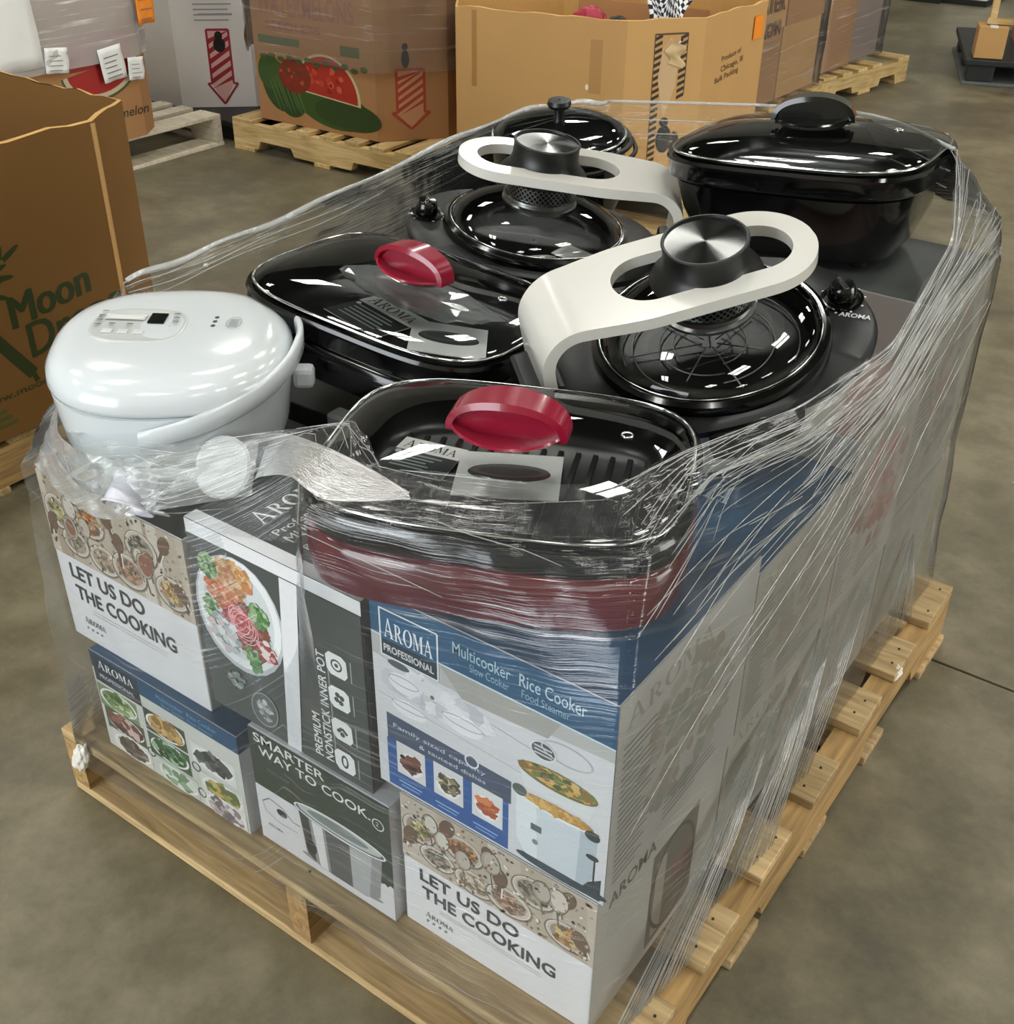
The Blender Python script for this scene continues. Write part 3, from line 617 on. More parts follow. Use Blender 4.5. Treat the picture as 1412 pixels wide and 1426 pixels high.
tF, w, d, h = carton('white and blue professional multicooker carton under the maroon skillet', .634, .952, .052, .365, .366, .655, M['white_card'])
def blue_front(c, w, h):
    c.rect(0, 0, w, h*.998, '#d5d6da'); c.rect(0, h*.80, w, h*.998, '#1d5478')
    c.poly([(0, h*.80), (w, h*.80), (w, h*.74), (w*.4, h*.70), (0, h*.70)], '#b9bab8'); c.poly([(w*.3, h*.80), (w*.8, h*.80), (w*.75, h*.70), (w*.4, h*.68)], '#a7a6a0')
    c.line([(0, h*.80), (w, h*.80)], .0022, '#cfe3ee'); c.line([(0, h*.70), (w*.75, h*.60)], .001, '#8b8d92'); c.line([(w*.02, h*.50), (w*.70, h*.46)], .001, '#a9abb0')
    c.blobs(w*.3, h*.60, w*.25, h*.06, ['#dfe0e4', '#cbccd2', '#e6e7ea', '#c0c2c8'], 70, .014)
    for fx, fy, rx, ry in ((.14, .60, .07, .05), (.40, .55, .09, .05), (.16, .48, .08, .04)): c.ell(w*fx, h*fy, w*rx, h*ry, '#e8e9ec'); c.ringp(w*fx, h*(fy+.01), w*rx, h*ry*.5, .0016, '#a9acb2')
    c.ell(w*.12, h*.685, w*.05, h*.018, '#565a5e'); c.ell(w*.27, h*.61, .003, .003, '#5d7a4a')
    c.rect(w*.045, h*.01, w*.60, h*.27, '#2b5a9b'); c.poly([(w*.05, h*.27), (w*.61, h*.27), (w*.61, h*.39), (w*.05, h*.41)], '#46536a')
    c.text('Family sized capacity', w*.08, h*.345, h*.022, '#c8d0dc', 0, width=w*.42); c.text('& sauteed dishes', w*.2, h*.30, h*.022, '#c8d0dc', 0, width=w*.30); c.ringp(w*.44, h*.385, .010, .010, .0022, '#dfe4ea', layer='txt'); c.ell(w*.44, h*.385, .007, .007, '#46536a', layer='txt')
    for k_, (fx, cols) in enumerate(((.155, ['#5a2f2a', '#7a453a', '#3c2422']), (.33, ['#6f6248', '#8f8260', '#4f4a36', '#d8d2bf']), (.505, ['#c0622f', '#d78148', '#a84e26']))):
        cx, cy = fx*w, h*.185; c.rect(cx-w*.065, cy-h*.085, cx+w*.07, cy+h*.09, '#dcdcdc'); c.ell(cx, cy-h*.01, w*.055, h*.06, '#efefef'); c.blobs(cx, cy-h*.005, w*.042, h*.04, cols, 44, .0065)
        c.line([(cx-w*.06, h*.055), (cx+w*.05, h*.055)], .0022, '#8fb0dd', 'txt'); c.line([(cx-w*.05, h*.035), (cx+w*.04, h*.035)], .0016, '#8fb0dd', 'txt')
    # the printed cooker with steam tray and rice
    cx = w*.795
    c.ell(cx+w*.03, h*.035, w*.19, h*.03, '#3c4a55'); c.poly([(cx-w*.05, h*.01), (w*.985, h*.01), (w*.985, h*.13), (cx+w*.1, h*.05)], '#31404a')
    c.poly([(cx-w*.165, h*.36), (cx+w*.165, h*.36), (cx+w*.16, h*.12), (cx+w*.12, h*.05), (cx-w*.12, h*.05), (cx-w*.16, h*.12)], '#cdd6dc'); c.poly([(cx-w*.165, h*.36), (cx-w*.08, h*.36), (cx-w*.07, h*.05), (cx-w*.12, h*.05), (cx-w*.16, h*.12)], '#dfe6ea'); c.poly([(cx+w*.10, h*.36), (cx+w*.165, h*.36), (cx+w*.16, h*.12), (cx+w*.12, h*.05), (cx+w*.09, h*.05)], '#b4c0c8')
    c.ell(cx, h*.36, w*.165, h*.035, '#e6eaec'); c.ell(cx, h*.365, w*.15, h*.028, '#a8823f'); c.blobs(cx, h*.365, w*.13, h*.02, ['#c79a4e', '#d8b06a', '#b98a3e'], 60, .005); c.ell(cx+w*.145, h*.335, w*.03, h*.025, '#2e3a3d'); c.ell(cx-w*.15, h*.375, w*.03, h*.028, '#55605f')
    c.poly([(cx-w*.155, h*.50), (cx+w*.155, h*.50), (cx+w*.13, h*.41), (cx-w*.13, h*.41)], '#d9dee0')
    c.ell(cx, h*.51, w*.158, h*.05, '#6d6a3e'); c.ell(cx, h*.515, w*.15, h*.042, '#a98a46'); c.blobs(cx, h*.515, w*.135, h*.03, ['#c9a055', '#6f7d3a', '#d2b06c', '#8a6a35', '#4d5c2c'], 80, .006)
    c.rect(cx-w*.10, h*.20, cx-w*.055, h*.235, '#56646c'); c.ell(cx-w*.08, h*.14, .004, .004, '#7c8a92')
    c.ell(cx-w*.06, h*.63, w*.052, h*.045, '#4c5357'); c.ringp(cx-w*.06, h*.63, w*.052, h*.045, .002, '#dfe2e4', layer='txt')
    for q in range(3): c.line([(cx-w*.095, h*(.645-.017*q)), (cx-w*.025, h*(.645-.017*q))], .0022, '#c9cdd0', 'txt')
    c.ringp(cx+w*.03, h*.66, w*.10, h*.05, .002, '#bfc2c6')
    c.line([(w*.93, h*.36), (w*.965, h*.355)], .002, '#3d4145'); c.line([(w*.955, h*.04), (w*.955, h*.22)], .002, '#2e3337'); c.ell(w*.945, h*.225, .008, .004, '#2e3337')
    # logo and product names
    lx, ly, lw, lh = w*.045, h*.71, w*.255, h*.225
    c.rect(lx, ly, lx+lw, ly+lh, '#1f5a80', 'txt'); c.rect(lx, ly, lx+lw, ly+lh*.36, '#26343c', 'txt')
    for a_, b_ in (((lx, ly), (lx+lw, ly)), ((lx, ly+lh), (lx+lw, ly+lh)), ((lx, ly), (lx, ly+lh)), ((lx+lw, ly), (lx+lw, ly+lh))): c.line([a_, b_], .0022, '#dfe7ec', 'txt')
    c.serif('AROMA', lx+lw*.07, ly+lh*.42, lh*.36, '#eef1f3', lw*.86); c.text('PROFESSIONAL', lx+lw*.05, ly+lh*.11, lh*.15, '#d5dade', .02, width=lw*.88)
    c.text('Multicooker', w*.365, h*.885, h*.056, '#a9c8da', .004, width=w*.235); c.text('Slow Cooker', w*.435, h*.835, h*.038, '#8fb6cc', 0, width=w*.16)
    c.text('Rice Cooker', w*.635, h*.885, h*.058, '#b9d3e2', .004, width=w*.255); c.text('Food Steamer', w*.645, h*.835, h*.038, '#8fb6cc', 0, width=w*.185)
c = front(w, h); blue_front(c, w, h); c.build(tF)
def blue_top(t, w, d, h):
    c = topc(h); c.rect(.001, .001, w-.001, d-.001, '#1a4f75'); c.serif('AROMA', w*.3, d*.4, .04, '#bcd0dc', w*.4); c.build(t, ('printed_top', 'printed_top_lettering'))
def grey_side(t, w, d, h, top='#a9a7a2', cols=('#9c9389', '#a7a29c', '#959890')):
    c = right(w); c.rect(.001, 0, d-.001, h*.998, top)
    c.blobs(d*.55, h*.5, d*.36, h*.34, cols, 90, .016, clip=(.004, .004, d-.004, h-.004))
    c.serif('AROMA', d*.06, h*.84, h*.085, '#979389', d*.6)
    for i in range(24): c.line([(d*.05, h*(.76-.03*i)), (d*random.uniform(.18, .3), h*(.76-.03*i))], .002, '#6f6e6b', 'txt')
    for i in range(5): c.line([(d*.40, h*(.2-.03*i)), (d*random.uniform(.6, .9), h*(.2-.03*i))], .0025, '#7b7a77', 'txt')
    c.build(t, ('printed_side', 'printed_side_lettering'))
blue_top(tF, w, d, h); grey_side(tF, w, d, h, '#b5b4b2')

# ---- rows behind
t, w, d, h = carton('blue topped carton behind the maroon skillet on the right side of the stack', .62, .950, .372, .66, .366, .622, M['white_card']); blue_top(t, w, d, h); grey_side(t, w, d, h, '#a8a5a0')
t, w, d, h = carton('grey printed carton low on the right side, second from the front', .63, .945, .37, .66, PH, .364, M['white_card']); grey_side(t, w, d, h, '#b0ada6')
t, w, d, h = carton('carton with a faded red picture on the right side, third from the front', .64, .948, .668, .93, .362, .665, M['white_card']); grey_side(t, w, d, h, '#b3aea9', ('#b08a86', '#b99a96', '#a07a76', '#a09c96'))
c = topc(h); c.rect(.001, .001, w-.001, d-.001, '#9a7f7a'); c.build(t, ('printed_top', 'x'))
t, w, d, h = carton('grey printed carton low on the right side, third from the front', .64, .945, .668, .93, PH, .36, M['white_card']); grey_side(t, w, d, h, '#a5a29b')
t, w, d, h = carton('tall charcoal topped carton under the black skillet at the far right corner', .50, .945, .936, 1.205, .40, .762, M['grey_card']); grey_side(t, w, d, h, '#a39f98', ('#85887f', '#a08884', '#928e88')); 
c = topc(h); c.rect(.001, .001, w-.001, d-.001, '#4a4e4c'); c.build(t, ('printed_top', 'x'))
t, w, d, h = carton('grey carton standing on the pallet at the far right corner', .50, .945, .936, 1.205, PH, .398, M['white_card']); grey_side(t, w, d, h, '#a09d96')
carton('charcoal carton under the black skillet with the maroon handle', .045, .612, .372, .72, PH, .612, M['dark_card'])
carton('charcoal carton under the far white grill', .045, .632, .728, .932, PH, .618, M['dark_card'])
carton('charcoal carton under the round lidded pot at the back corner', .045, .49, .938, 1.205, PH, .66, M['dark_card'])

# ================================================================== appliances
def Rxyz(tx, ty, tz): return (Matrix.Rotation(tx, 3, 'X') @ Matrix.Rotation(ty, 3, 'Y') @ Matrix.Rotation(tz, 3, 'Z')).to_euler('XYZ')

# ---- electric skillets: local origin at the lid rim's centre
def skillet(label, loc, rot, a, b, body_m, band_m, handle_m, depth=.112, dome=.045, hrot=0.0, hs=1.0, ridges=True, group='electric skillets on the stack', nn=3.8, flare=.010, taper=0.0):
    t = thing('electric_skillet', label, 'electric skillet', loc, rot, group)
    R = lambda da, z, n_=nn: ring(a+da, b+da, n_, z, 84)
    loft('body', [R(-.035-taper, -depth), R(-.012-taper, -depth+.002), R(flare-.004-taper*.9, -depth+.012), R(flare-taper*.4, -depth*.62), R(flare-.002, -.046), R(flare-.006, -.040), R(-.002, -.038)], body_m, t, cap0=True)
    bd = loft('pan_rim', [R(.002, -.040), R(.006, -.036), R(.006, -.016), R(.009, -.011), R(.007, -.006), R(-.008, -.006), R(-.012, -.012)], band_m, t)
    loft('pan_interior', [R(-.012, -.012), R(-.022, -.045), R(-.034, -.054)], M['nonstick'], t, cap1=True)
    if ridges:
        bm = bmesh.new(); nr = 15
        for i in range(nr):
            x = -a*.72 + 1.44*a*i/(nr-1); box_bm(bm, x-.003, x+.003, -b*.66, b*.66, -.0545, -.0505)
        bm_obj('pan_ridges', bm, M['nonstick'], t)
    # glass lid: low dome with an upturned edge
    ks = [(1.0, .0), (.985, .006), (.95, .013), (.88, .022), (.76, .031), (.6, .038), (.42, .043), (.24, .0445), (.08, .045)]
    loft('glass_lid', [[(x*k, y*k, z*dome/.045) for x, y in sup(a-.001, b-.001, nn+(2.2-nn)*(1-k), 84)] for k, z in ks], M['glass'], t, cap1=True, angle=None)
    tube('lid_edge', ring(a, b, nn, .0, 84), .0024, M['chrome'], t, 6, True)
    tube('vent_eyelet', [(a*.62+.006*cos(q), b*.25+.006*sin(q), dome*.80+.001) for q in [2*pi*i/12 for i in range(12)]], .0016, M['chrome'], t, 6, True)
    # handle: boat-shaped foot and an arched grip
    N = 40
    h = loft('lid_handle', [[(x, y, .0) for x, y in sup(.030, .024, 2, N)], [(x, y, .004) for x, y in sup(.050, .036, 2, N)], [(x, y, .010+.008*(abs(x)/.066)**2) for x, y in sup(.066, .047, 2, N)], [(x, y, .0125+.008*(abs(x)/.066)**2) for x, y in sup(.064, .045, 2, N)], [(x, y, .009) for x, y in sup(.04, .026, 2, N)]], handle_m, t, cap0=True, cap1=True, loc=(0, 0, dome-.002), rot=(0, 0, hrot)); h.scale = (hs, hs, hs)
    vs, fs = [], []; K = 24
    for i in range(K+1):
        q = pi*i/K; x = -.062*cos(q); z = .014+.034*sin(q)**.85 if 0 < i < K else .012
        wd = .024-.006*abs(cos(q))**1.5; th = .0050
        nx, nz = -cos(q), sin(q)
        for yy, tt in ((-wd, -.6), (-wd*.9, 1), (wd*.9, 1), (wd, -.6), (wd*.6, -1), (-wd*.6, -1)): vs.append((x+nx*th*tt, yy, z+nz*th*tt))
    for i in range(K):
        for k in range(6): l = (k+1) % 6; fs.append((i*6+k, i*6+l, (i+1)*6+l, (i+1)*6+k))
    fs += [tuple(range(6)), tuple(range(K*6, K*6+6))]
    o = mesh_obj('grip', vs, fs, handle_m, h, True); o.data.set_sharp_from_angle(angle=radians(50))
    prof = [(-.060*cos(pi*i/20), .010+.034*sin(pi*i/20)**.85 if 0 < i < 20 else .008) for i in range(21)]
    wv = [(x, -.011*(1-.3*z/.05), z) for x, z in prof]+[(x, .011*(1-.3*z/.05), z) for x, z in prof]
    mesh_obj('grip_web', wv, [tuple(range(21)), tuple(reversed(range(21, 42)))]+[(i+1, i, 21+i, 22+i) for i in range(20)], handle_m, h)
    for sx in (-1, 1):
        for sy in (-1, 1):
            lathe('foot', [(.012, -depth-.006), (.014, -depth+.002)], M['black_pl'], t, 12, cap0=True, loc=(sx*a*.6, sy*b*.55, 0))
    return t
tS1 = skillet('maroon electric skillet with a clear lid on the front cartons', (.705, .212, .774), (0, 0, .40), .200, .161, M['maroon'], M['black_gl'], M['maroon_h'], depth=.113, dome=.020, hrot=-.02)
tS2 = skillet('black electric skillet with a maroon lid handle behind the rice cooker', (.309, .521, .766), Rxyz(-.08, .118, .108), .204, .174, M['black_gl'], M['black_gl'], M['maroon_h'], depth=.10, dome=.022, hrot=-.08, hs=.92, ridges=False)
tS3 = skillet('all black deep electric skillet at the far right corner of the stack', (.660, 1.085, .918), Rxyz(0, -.07, .05), .198, .160, M['black_gl'], M['black_gl'], M['black_gl'], depth=.150, dome=.024, hrot=0.25, hs=.95, ridges=False, flare=-.004, taper=.030)

def leaflet(label, parent_t, pts_loc, w, h, rz, draw, z=-.047):
    """printed card lying in a pan: placed in the pan's frame, kept as a thing of its own"""
    Mx = Matrix.LocRotScale(parent_t.location, parent_t.rotation_euler, None) @ Matrix.Translation((pts_loc[0], pts_loc[1], z)) @ Matrix.Rotation(rz, 4, 'Z')
    t = thing('printed_card', label, 'card', Mx.to_translation(), Mx.to_euler('XYZ'), 'cards in the skillets')
    box('card_sheet', 0, w, 0, h, 0, .0012, M['paper'], t, .0003)
    c = Canvas((0, 0, .0012), (1, 0, 0), (0, 1, 0)); draw(c, w, h); c.build(t); return t
def draw_logo(c, w, h):
    c.rect(0, 0, w, h*.62, '#23292a'); c.serif('AROMA', w*.08, h*.70, h*.20, '#20242a', w*.84)
    for i in range(5): c.line([(w*.12, h*(.52-.09*i)), (w*random.uniform(.6, .9), h*(.52-.09*i))], .0030, '#8d9494', 'txt')
    c.ell(w*.08, h*.55, .004, .004, '#c9cccc', layer='txt')
def draw_pan(c, w, h):
    c.rect(0, 0, w, h, '#e6e8e6'); c.ell(w*.5, h*.55, w*.40, h*.20, '#3a3d3b'); c.ell(w*.5, h*.60, w*.38, h*.15, '#5c605d'); c.ell(w*.5, h*.59, w*.30, h*.10, '#44484a')
leaflet('white and black logo card under the glass lid of the maroon skillet', tS1, (-.160, .018), .082, .076, -.18, draw_logo, -.0500)
leaflet('white card with a pan picture under the maroon handle of the front skillet', tS1, (-.060, -.026), .120, .098, .12, draw_pan, -.0480)
leaflet('white and black logo card inside the black skillet with the maroon handle', tS2, (-.112, -.055), .112, .110, -.22, draw_logo, -.0510)
leaflet('white card with a pan picture inside the black skillet with the maroon handle', tS2, (.052, -.080), .112, .105, .50, draw_pan, -.0490)

# crumpled polythene bag under the lid of the middle skillet
def crumple(name, label, cat, loc, rot, sx, sy, sz, m, seed, group=None, sub=3, amp=.35):
    rnd = random.Random(seed); bm = bmesh.new(); bmesh.ops.create_icosphere(bm, subdivisions=sub, radius=1.0)
    ph = [(Vector((rnd.uniform(-1, 1), rnd.uniform(-1, 1), rnd.uniform(-1, 1))).normalized(), rnd.uniform(3, 8), rnd.random()*6) for _ in range(9)]
    for v in bm.verts:
        k = 1+amp*sum(abs(sin(v.co.dot(d_)*f_+p_))-.5 for d_, f_, p_ in ph)/4
        v.co = Vector((v.co.x*k*sx, v.co.y*k*sy, max(v.co.z*k, -.6)*sz))
    o = bm_obj(name, bm, m, None, smooth=False, loc=loc, rot=rot); tag(o, label, cat, group); return o
m2 = Matrix.LocRotScale(tS2.location, tS2.rotation_euler, None)
crumple('plastic_bag', 'crumpled clear plastic bag under the lid of the black skillet with the maroon handle', 'bag', m2 @ Vector((-.015, .045, -.022)), tS2.rotation_euler, .115, .045, .018, M['bag'], 3)

# ---- smokeless grills: local origin at pan rim centre, x towards the control knob
def spun_mat():
    m, nt, N, L, B = nodes('spun_metal_disc'); B.inputs['Base Color'].default_value = (.22, .225, .22, 1); B.inputs['Metallic'].default_value = 1.0
    B.inputs['Roughness'].default_value = .22; B.inputs['Anisotropic'].default_value = .97
    tg = N.new('ShaderNodeTangent'); tg.direction_type = 'RADIAL'; tg.axis = 'Z'; L.new(tg.outputs[0], B.inputs['Tangent'])
    tc = N.new('ShaderNodeTexCoord'); nz = N.new('ShaderNodeTexNoise'); nz.inputs['Scale'].default_value = 400; L.new(tc.outputs['Object'], nz.inputs['Vector'])
    mr = N.new('ShaderNodeMapRange'); mr.inputs[3].default_value = .12; mr.inputs[4].default_value = .2; L.new(nz.outputs[0], mr.inputs[0]); L.new(mr.outputs[0], B.inputs['Roughness'])
    return m
SPUN = spun_mat()
def perf_mat():
    m, nt, N, L, B = nodes('perforated_steel'); B.inputs['Metallic'].default_value = 1; B.inputs['Roughness'].default_value = .3
    uv = N.new('ShaderNodeTexCoord'); sx = N.new('ShaderNodeSeparateXYZ'); L.new(uv.outputs['Object'], sx.inputs[0])
    at = N.new('ShaderNodeMath'); at.operation = 'ARCTAN2'; L.new(sx.outputs[1], at.inputs[0]); L.new(sx.outputs[0], at.inputs[1])
    a1 = N.new('ShaderNodeMath'); a1.operation = 'MULTIPLY'; a1.inputs[1].default_value = 40; L.new(at.outputs[0], a1.inputs[0])
    z1 = N.new('ShaderNodeMath'); z1.operation = 'MULTIPLY'; z1.inputs[1].default_value = 720; L.new(sx.outputs[2], z1.inputs[0])
    s1 = N.new('ShaderNodeMath'); s1.operation = 'SINE'; L.new(a1.outputs[0], s1.inputs[0]); s2 = N.new('ShaderNodeMath'); s2.operation = 'SINE'; L.new(z1.outputs[0], s2.inputs[0])
    pr = N.new('ShaderNodeMath'); pr.operation = 'MULTIPLY'; L.new(s1.outputs[0], pr.inputs[0]); L.new(s2.outputs[0], pr.inputs[1])
    gt = N.new('ShaderNodeMath'); gt.operation = 'GREATER_THAN'; gt.inputs[1].default_value = .18; L.new(pr.outputs[0], gt.inputs[0])
    mx = N.new('ShaderNodeMix'); mx.data_type = 'RGBA'; mx.inputs[6].default_value = (.22, .225, .22, 1); mx.inputs[7].default_value = (.012, .012, .012, 1); L.new(gt.outputs[0], mx.inputs[0]); L.new(mx.outputs[2], B.inputs['Base Color'])
    return m
PERF = perf_mat()
def grill(label, loc, rot, mx_inside, body_h=.125):
    t = thing('smokeless_grill', label, 'electric grill', loc, rot, 'white smokeless grills on the stack')
    E = lambda a, b, n_, z, x0=0.0: [(x+x0, y, z) for x, y in sup(a, b, n_, 72)]
    loft('base', [E(.150, .125, 2.6, -body_h), E(.172, .140, 2.6, -body_h+.008), E(.196, .150, 2.6, -.055), E(.205, .157, 2.4, -.034), E(.19, .145, 2.4, -.032)], M['off_white'], t, cap0=True)
    loft('collar', [E(.205, .158, 2.4, -.034), E(.214, .165, 2.3, -.030), E(.215, .166, 2.3, -.020), E(.208, .160, 2.3, -.013), E(.15, .15, 2.0, -.012)], M['black_pl'], t)
    for s in (-1, 1):      # dark side grips hanging from the collar
        loft('side_grip', [[(x+.0, s*(.163+dy)+y, z) for x, y in sup(ax, .010, 3, 24)] for z, ax, dy in ((-.075, .045, -.006), (-.07, .055, -.002), (-.04, .062, .003), (-.025, .062, .003))], M['black_pl'], t, cap0=True, cap1=True)
    lathe('pan_rim', [(.132, -.020), (.136, -.002), (.141, .004), (.148, .005), (.154, .001), (.156, -.006), (.155, -.016), (.15, -.020)], M['black_gl'], t, 72)
    lathe('pan_interior', [(.134, -.008), (.128, -.028), (.002, -.030)], M['nonstick'], t, 64)
    tube('rim_trim', [(.1435*cos(2*pi*i/72), .1435*sin(2*pi*i/72), .0055) for i in range(72)], .0012, M['chrome'], t, 6, True)
    if mx_inside == 'wire':
        bm_v, bm_f = [], []
        for r in (.028, .048, .066, .084, .102, .116):
            for g0 in range(3):
                a0 = random.random()*6; v_, f_ = tube_geo([(r*cos(a0+q*.16), r*sin(a0+q*.16), -.022) for q in range(12)], .0011, 5); b0 = len(bm_v); bm_v += v_; bm_f += [tuple(b0+i for i in f) for f in f_]
        for q in range(7):
            a0 = 2*pi*q/7+.3; v_, f_ = tube_geo([(.01*cos(a0), .01*sin(a0), -.022), (random.uniform(.07, .115)*cos(a0), random.uniform(.07, .115)*sin(a0), -.022)], .0011, 5); b0 = len(bm_v); bm_v += v_; bm_f += [tuple(b0+i for i in f) for f in f_]
        mesh_obj('grill_ribs', bm_v, bm_f, M['grey_wire'], t, True)
    lathe('glass_lid', [(.1425, .004), (.139, .010), (.130, .018), (.112, .027), (.09, .034), (.07, .038), (.056, .040)], M['glass'], t, 72, angle=None)
    lathe('lid_collar', [(.054, .036), (.061, .038), (.062, .043), (.058, .046), (.0575, .049), (.0605, .051), (.060, .054), (.055, .055)], M['steel'], t, 48)
    lathe('perforated_filter', [(.0555, .050), (.0555, .084)], PERF, t, 64)
    fan = lathe('fan_housing', [(.057, .082), (.070, .083), (.072, .087), (.069, .093), (.0575, .104), (.0535, .115), (.0530, .134), (.0545, .139), (.0530, .1405), (.0505, .1405), (.050, .1375)], M['black_pl'], t, 56, cap0=True)
    lathe('spun_disc', [(.050, .1376), (.025, .1374), (.0005, .1373)], SPUN, fan, 64, angle=None)
    # white loop handle: flat ring over the lid, bent down into the stem
    s0, sbend, rb = -.140, .165, .050       # s runs from the loop tip (x=.14) to the stem foot
    L1 = .14 + .178; Larc = rb*pi/2; L2 = .092; S = L1+Larc+L2
    def path(s):
        if s <= L1: return (.14-s, .100), (0, 1)
        if s <= L1+Larc:
            q = (s-L1)/rb; return (-.178-rb*sin(q), .100-rb+rb*cos(q)), (-sin(q), cos(q))
        return (-.178-rb, .100-rb-(s-L1-Larc)), (-1, 0)
    def wo(s):
        r = .081
        if s < r: return sqrt(max(r*r-(r-s)**2, 0))
        k = min(max((s-.22)/(.36-.22), 0), 1); k = k*k*(3-2*k); return r-.016*k
    ia, ib, ir = .030, .262, .047
    def wi(s):
        if s <= ia or s >= ib: return 0.0
        d = min(s-ia, ib-s); r = ir
        return sqrt(max(r*r-(r-d)**2, 0)) if d < r else r
    def dense(u0, u1, n_): return [u0+(u1-u0)*(.5-.5*cos(pi*i/n_)) for i in range(n_+1)]
    cols = [.0004, .0015, .004, .008, .013, .019, .025] + dense(ia, ib, 44) + [ib+.006*(i+1) for i in range(80) if ib+.006*(i+1) < S-.002] + [S]
    bm = bmesh.new(); MM = 5
    for sg in (-1, 1):
        prev = None
        for s in cols:
            (px, pz), (nx, nz) = path(s); a_, b_ = wi(s), wo(s); row = []
            for k in range(MM+1):
                f = k/MM; y = (a_+(b_-a_)*f)*sg
                row.append(bm.verts.new((px, y, pz)))
            if prev:
                for k in range(MM):
                    q = (prev[k], prev[k+1], row[k+1], row[k]); bm.faces.new(q if sg > 0 else tuple(reversed(q)))
            prev = row
    bmesh.ops.remove_doubles(bm, verts=bm.verts[:], dist=.0004)
    o = bm_obj('loop_handle', bm, M['off_white'], t, smooth=True)
    md = o.modifiers.new('thickness', 'SOLIDIFY'); md.thickness = .016; md.offset = 0
    md = o.modifiers.new('round', 'BEVEL'); md.width = .0055; md.segments = 3; md.limit_method = 'ANGLE'; md.angle_limit = radians(50); md.use_clamp_overlap = True
    md = o.modifiers.new('shade', 'WEIGHTED_NORMAL')
    box('stem_socket', -.262, -.205, -.05, .05, -.05, .012, M['black_pl'], t, .008)
    # control panel with knob
    lathe('knob_ring', [(.026, -.0125), (.028, -.010), (.024, -.0095)], M['black_gl'], t, 32, loc=(.184, 0, 0))
    kn = lathe('control_knob', [(.018, -.011), (.019, -.004), (.0165, .010), (.014, .013), (.001, .0135)], M['black_gl'], t, 32, loc=(.184, 0, 0))
    box('pointer', -.003, .003, -.014, .014, .0128, .0150, M['chrome'], kn, .0008)
    c = Canvas((.1755, .0, -.0122), (0, -1, 0), (1, 0, 0), .0006)
    c.text('AROMA', .030, -.010, .008, '#cfd2d0', .02, rot=.9); 
    for i in range(9):
        q = radians(-150+i*37); c.ell(.030*cos(q), .0085+.030*sin(q), .0016, .0016, '#d8dad8', layer='txt', n=8)
    c.ell(-.012, -.028, .0045, .003, '#e4e4e0', layer='txt')
    c.build(t, ('x', 'panel_marks'))
    for sx in (-1, 1):
        for sy in (-1, 1): lathe('foot', [(.012, -body_h-.005), (.014, -body_h+.003)], M['black_pl'], t, 12, cap0=True, loc=(sx*.1, sy*.08, 0))
    return t
tG1 = grill('white and black smokeless grill leaning near the right edge of the stack', (.742, .61, .79), Rxyz(.30, 0, radians(48)), 'wire')
tG2 = grill('white and black smokeless grill further back on the stack', (.287, .872, .768), Rxyz(.007, .138, radians(211)), 'card')
mg = Matrix.LocRotScale(tG2.location, tG2.rotation_euler, None)
def in_g2(name, label, cat, x, y, z, rz, f):
    Mx = mg @ Matrix.Translation((x, y, z)) @ Matrix.Rotation(rz, 4, 'Z'); t = thing(name, label, cat, Mx.to_translation(), Mx.to_euler('XYZ')); f(t); return t
def _leaf(t):
    box('card_sheet', -.035, .035, -.025, .025, 0, .001, M['paper'], t); c = Canvas((-.035, -.025, .001), (1, 0, 0), (0, 1, 0))
    for i in range(7): c.line([(.008, .008+.005*i), (.06, .008+.005*i)], .0014, '#8d8f8e', 'txt')
    c.build(t)
in_g2('instruction_sheet', 'white instruction sheet under the lid of the far white grill', 'sheet', -.075, .055, -.022, 2.6, _leaf)
def _spat(t):
    loft('tool_head', [[(x*k, y*k, z) for x, y in sup(.030, .018, 3, 20)] for k, z in ((.9, 0), (1, .003), (.85, .006))], M['off_white'], t, cap0=True, cap1=True); tube('tool_handle', [(.02, 0, .004), (.06, .004, .006), (.095, .006, .004)], [.006, .005, .006], M['off_white'], t, 8)
in_g2('scraper', 'pale plastic scraper under the lid of the far white grill', 'scraper', -.02, .09, -.026, .4, _spat)

# ---- white rice cooker
RC = thing('rice_cooker', 'white rice cooker with control panel and carry handle on the front left carton', 'rice cooker', (.166, .196, .604), (0, .03, 0))
E = lambda r, z, n_=2.45: [(x*cos(.75)-y*sin(.75), x*sin(.75)+y*cos(.75), z) for x, y in sup(r, r*1.02, n_, 80)]
loft('body', [E(.110, .0), E(.122, .003), E(.136, .022), E(.147, .065), E(.1535, .118), E(.1545, .130), E(.150, .132)], M['white_pl'], RC, cap0=True)
loft('lid_seam', [E(.150, .129), E(.1505, .136)], mat('grey_seam_gasket', '#8d9698', .5), RC)
lid = loft('lid', [E(.150, .134), E(.1555, .136), E(.157, .142), E(.1555, .155), E(.149, .166), E(.138, .1745, 2.5), E(.122, .179, 2.7), E(.10, .182, 2.8), E(.06, .184, 2.6), E(.002, .1845)], M['white_pl'], RC, cap0=True, angle=None)
PA = .617
def pr(u, v): return (u*cos(PA)-v*sin(PA), u*sin(PA)+v*cos(PA))
loft('control_panel', [[(*pr(x-.040, y+.000), z) for x, y in sup(.060+d, .050+d, 3.0, 48)] for z, d in ((.172, .003), (.1846, .001), (.1853, -.001), (.1842, -.005))], mat('pearl_grey_plastic', '#c6c9c6', .22, coat=.3, var=.02), lid, cap1=True)
dx_, dy_ = pr(-.020, .020); box('display', -.011, .011, -.015, .015, .1842, .1868, M['screen'], lid, .001, loc=(dx_, dy_, 0), rot=(0, 0, PA))
c = Canvas((0, 0, .1852), (cos(PA), sin(PA), 0), (-sin(PA), cos(PA), 0), .0012)
c.rect(-.088, .012, -.036, .028, '#d9dad7', 'txt'); c.ringp(-.062, .020, .026, .008, .0006, '#7c807e', layer='txt')
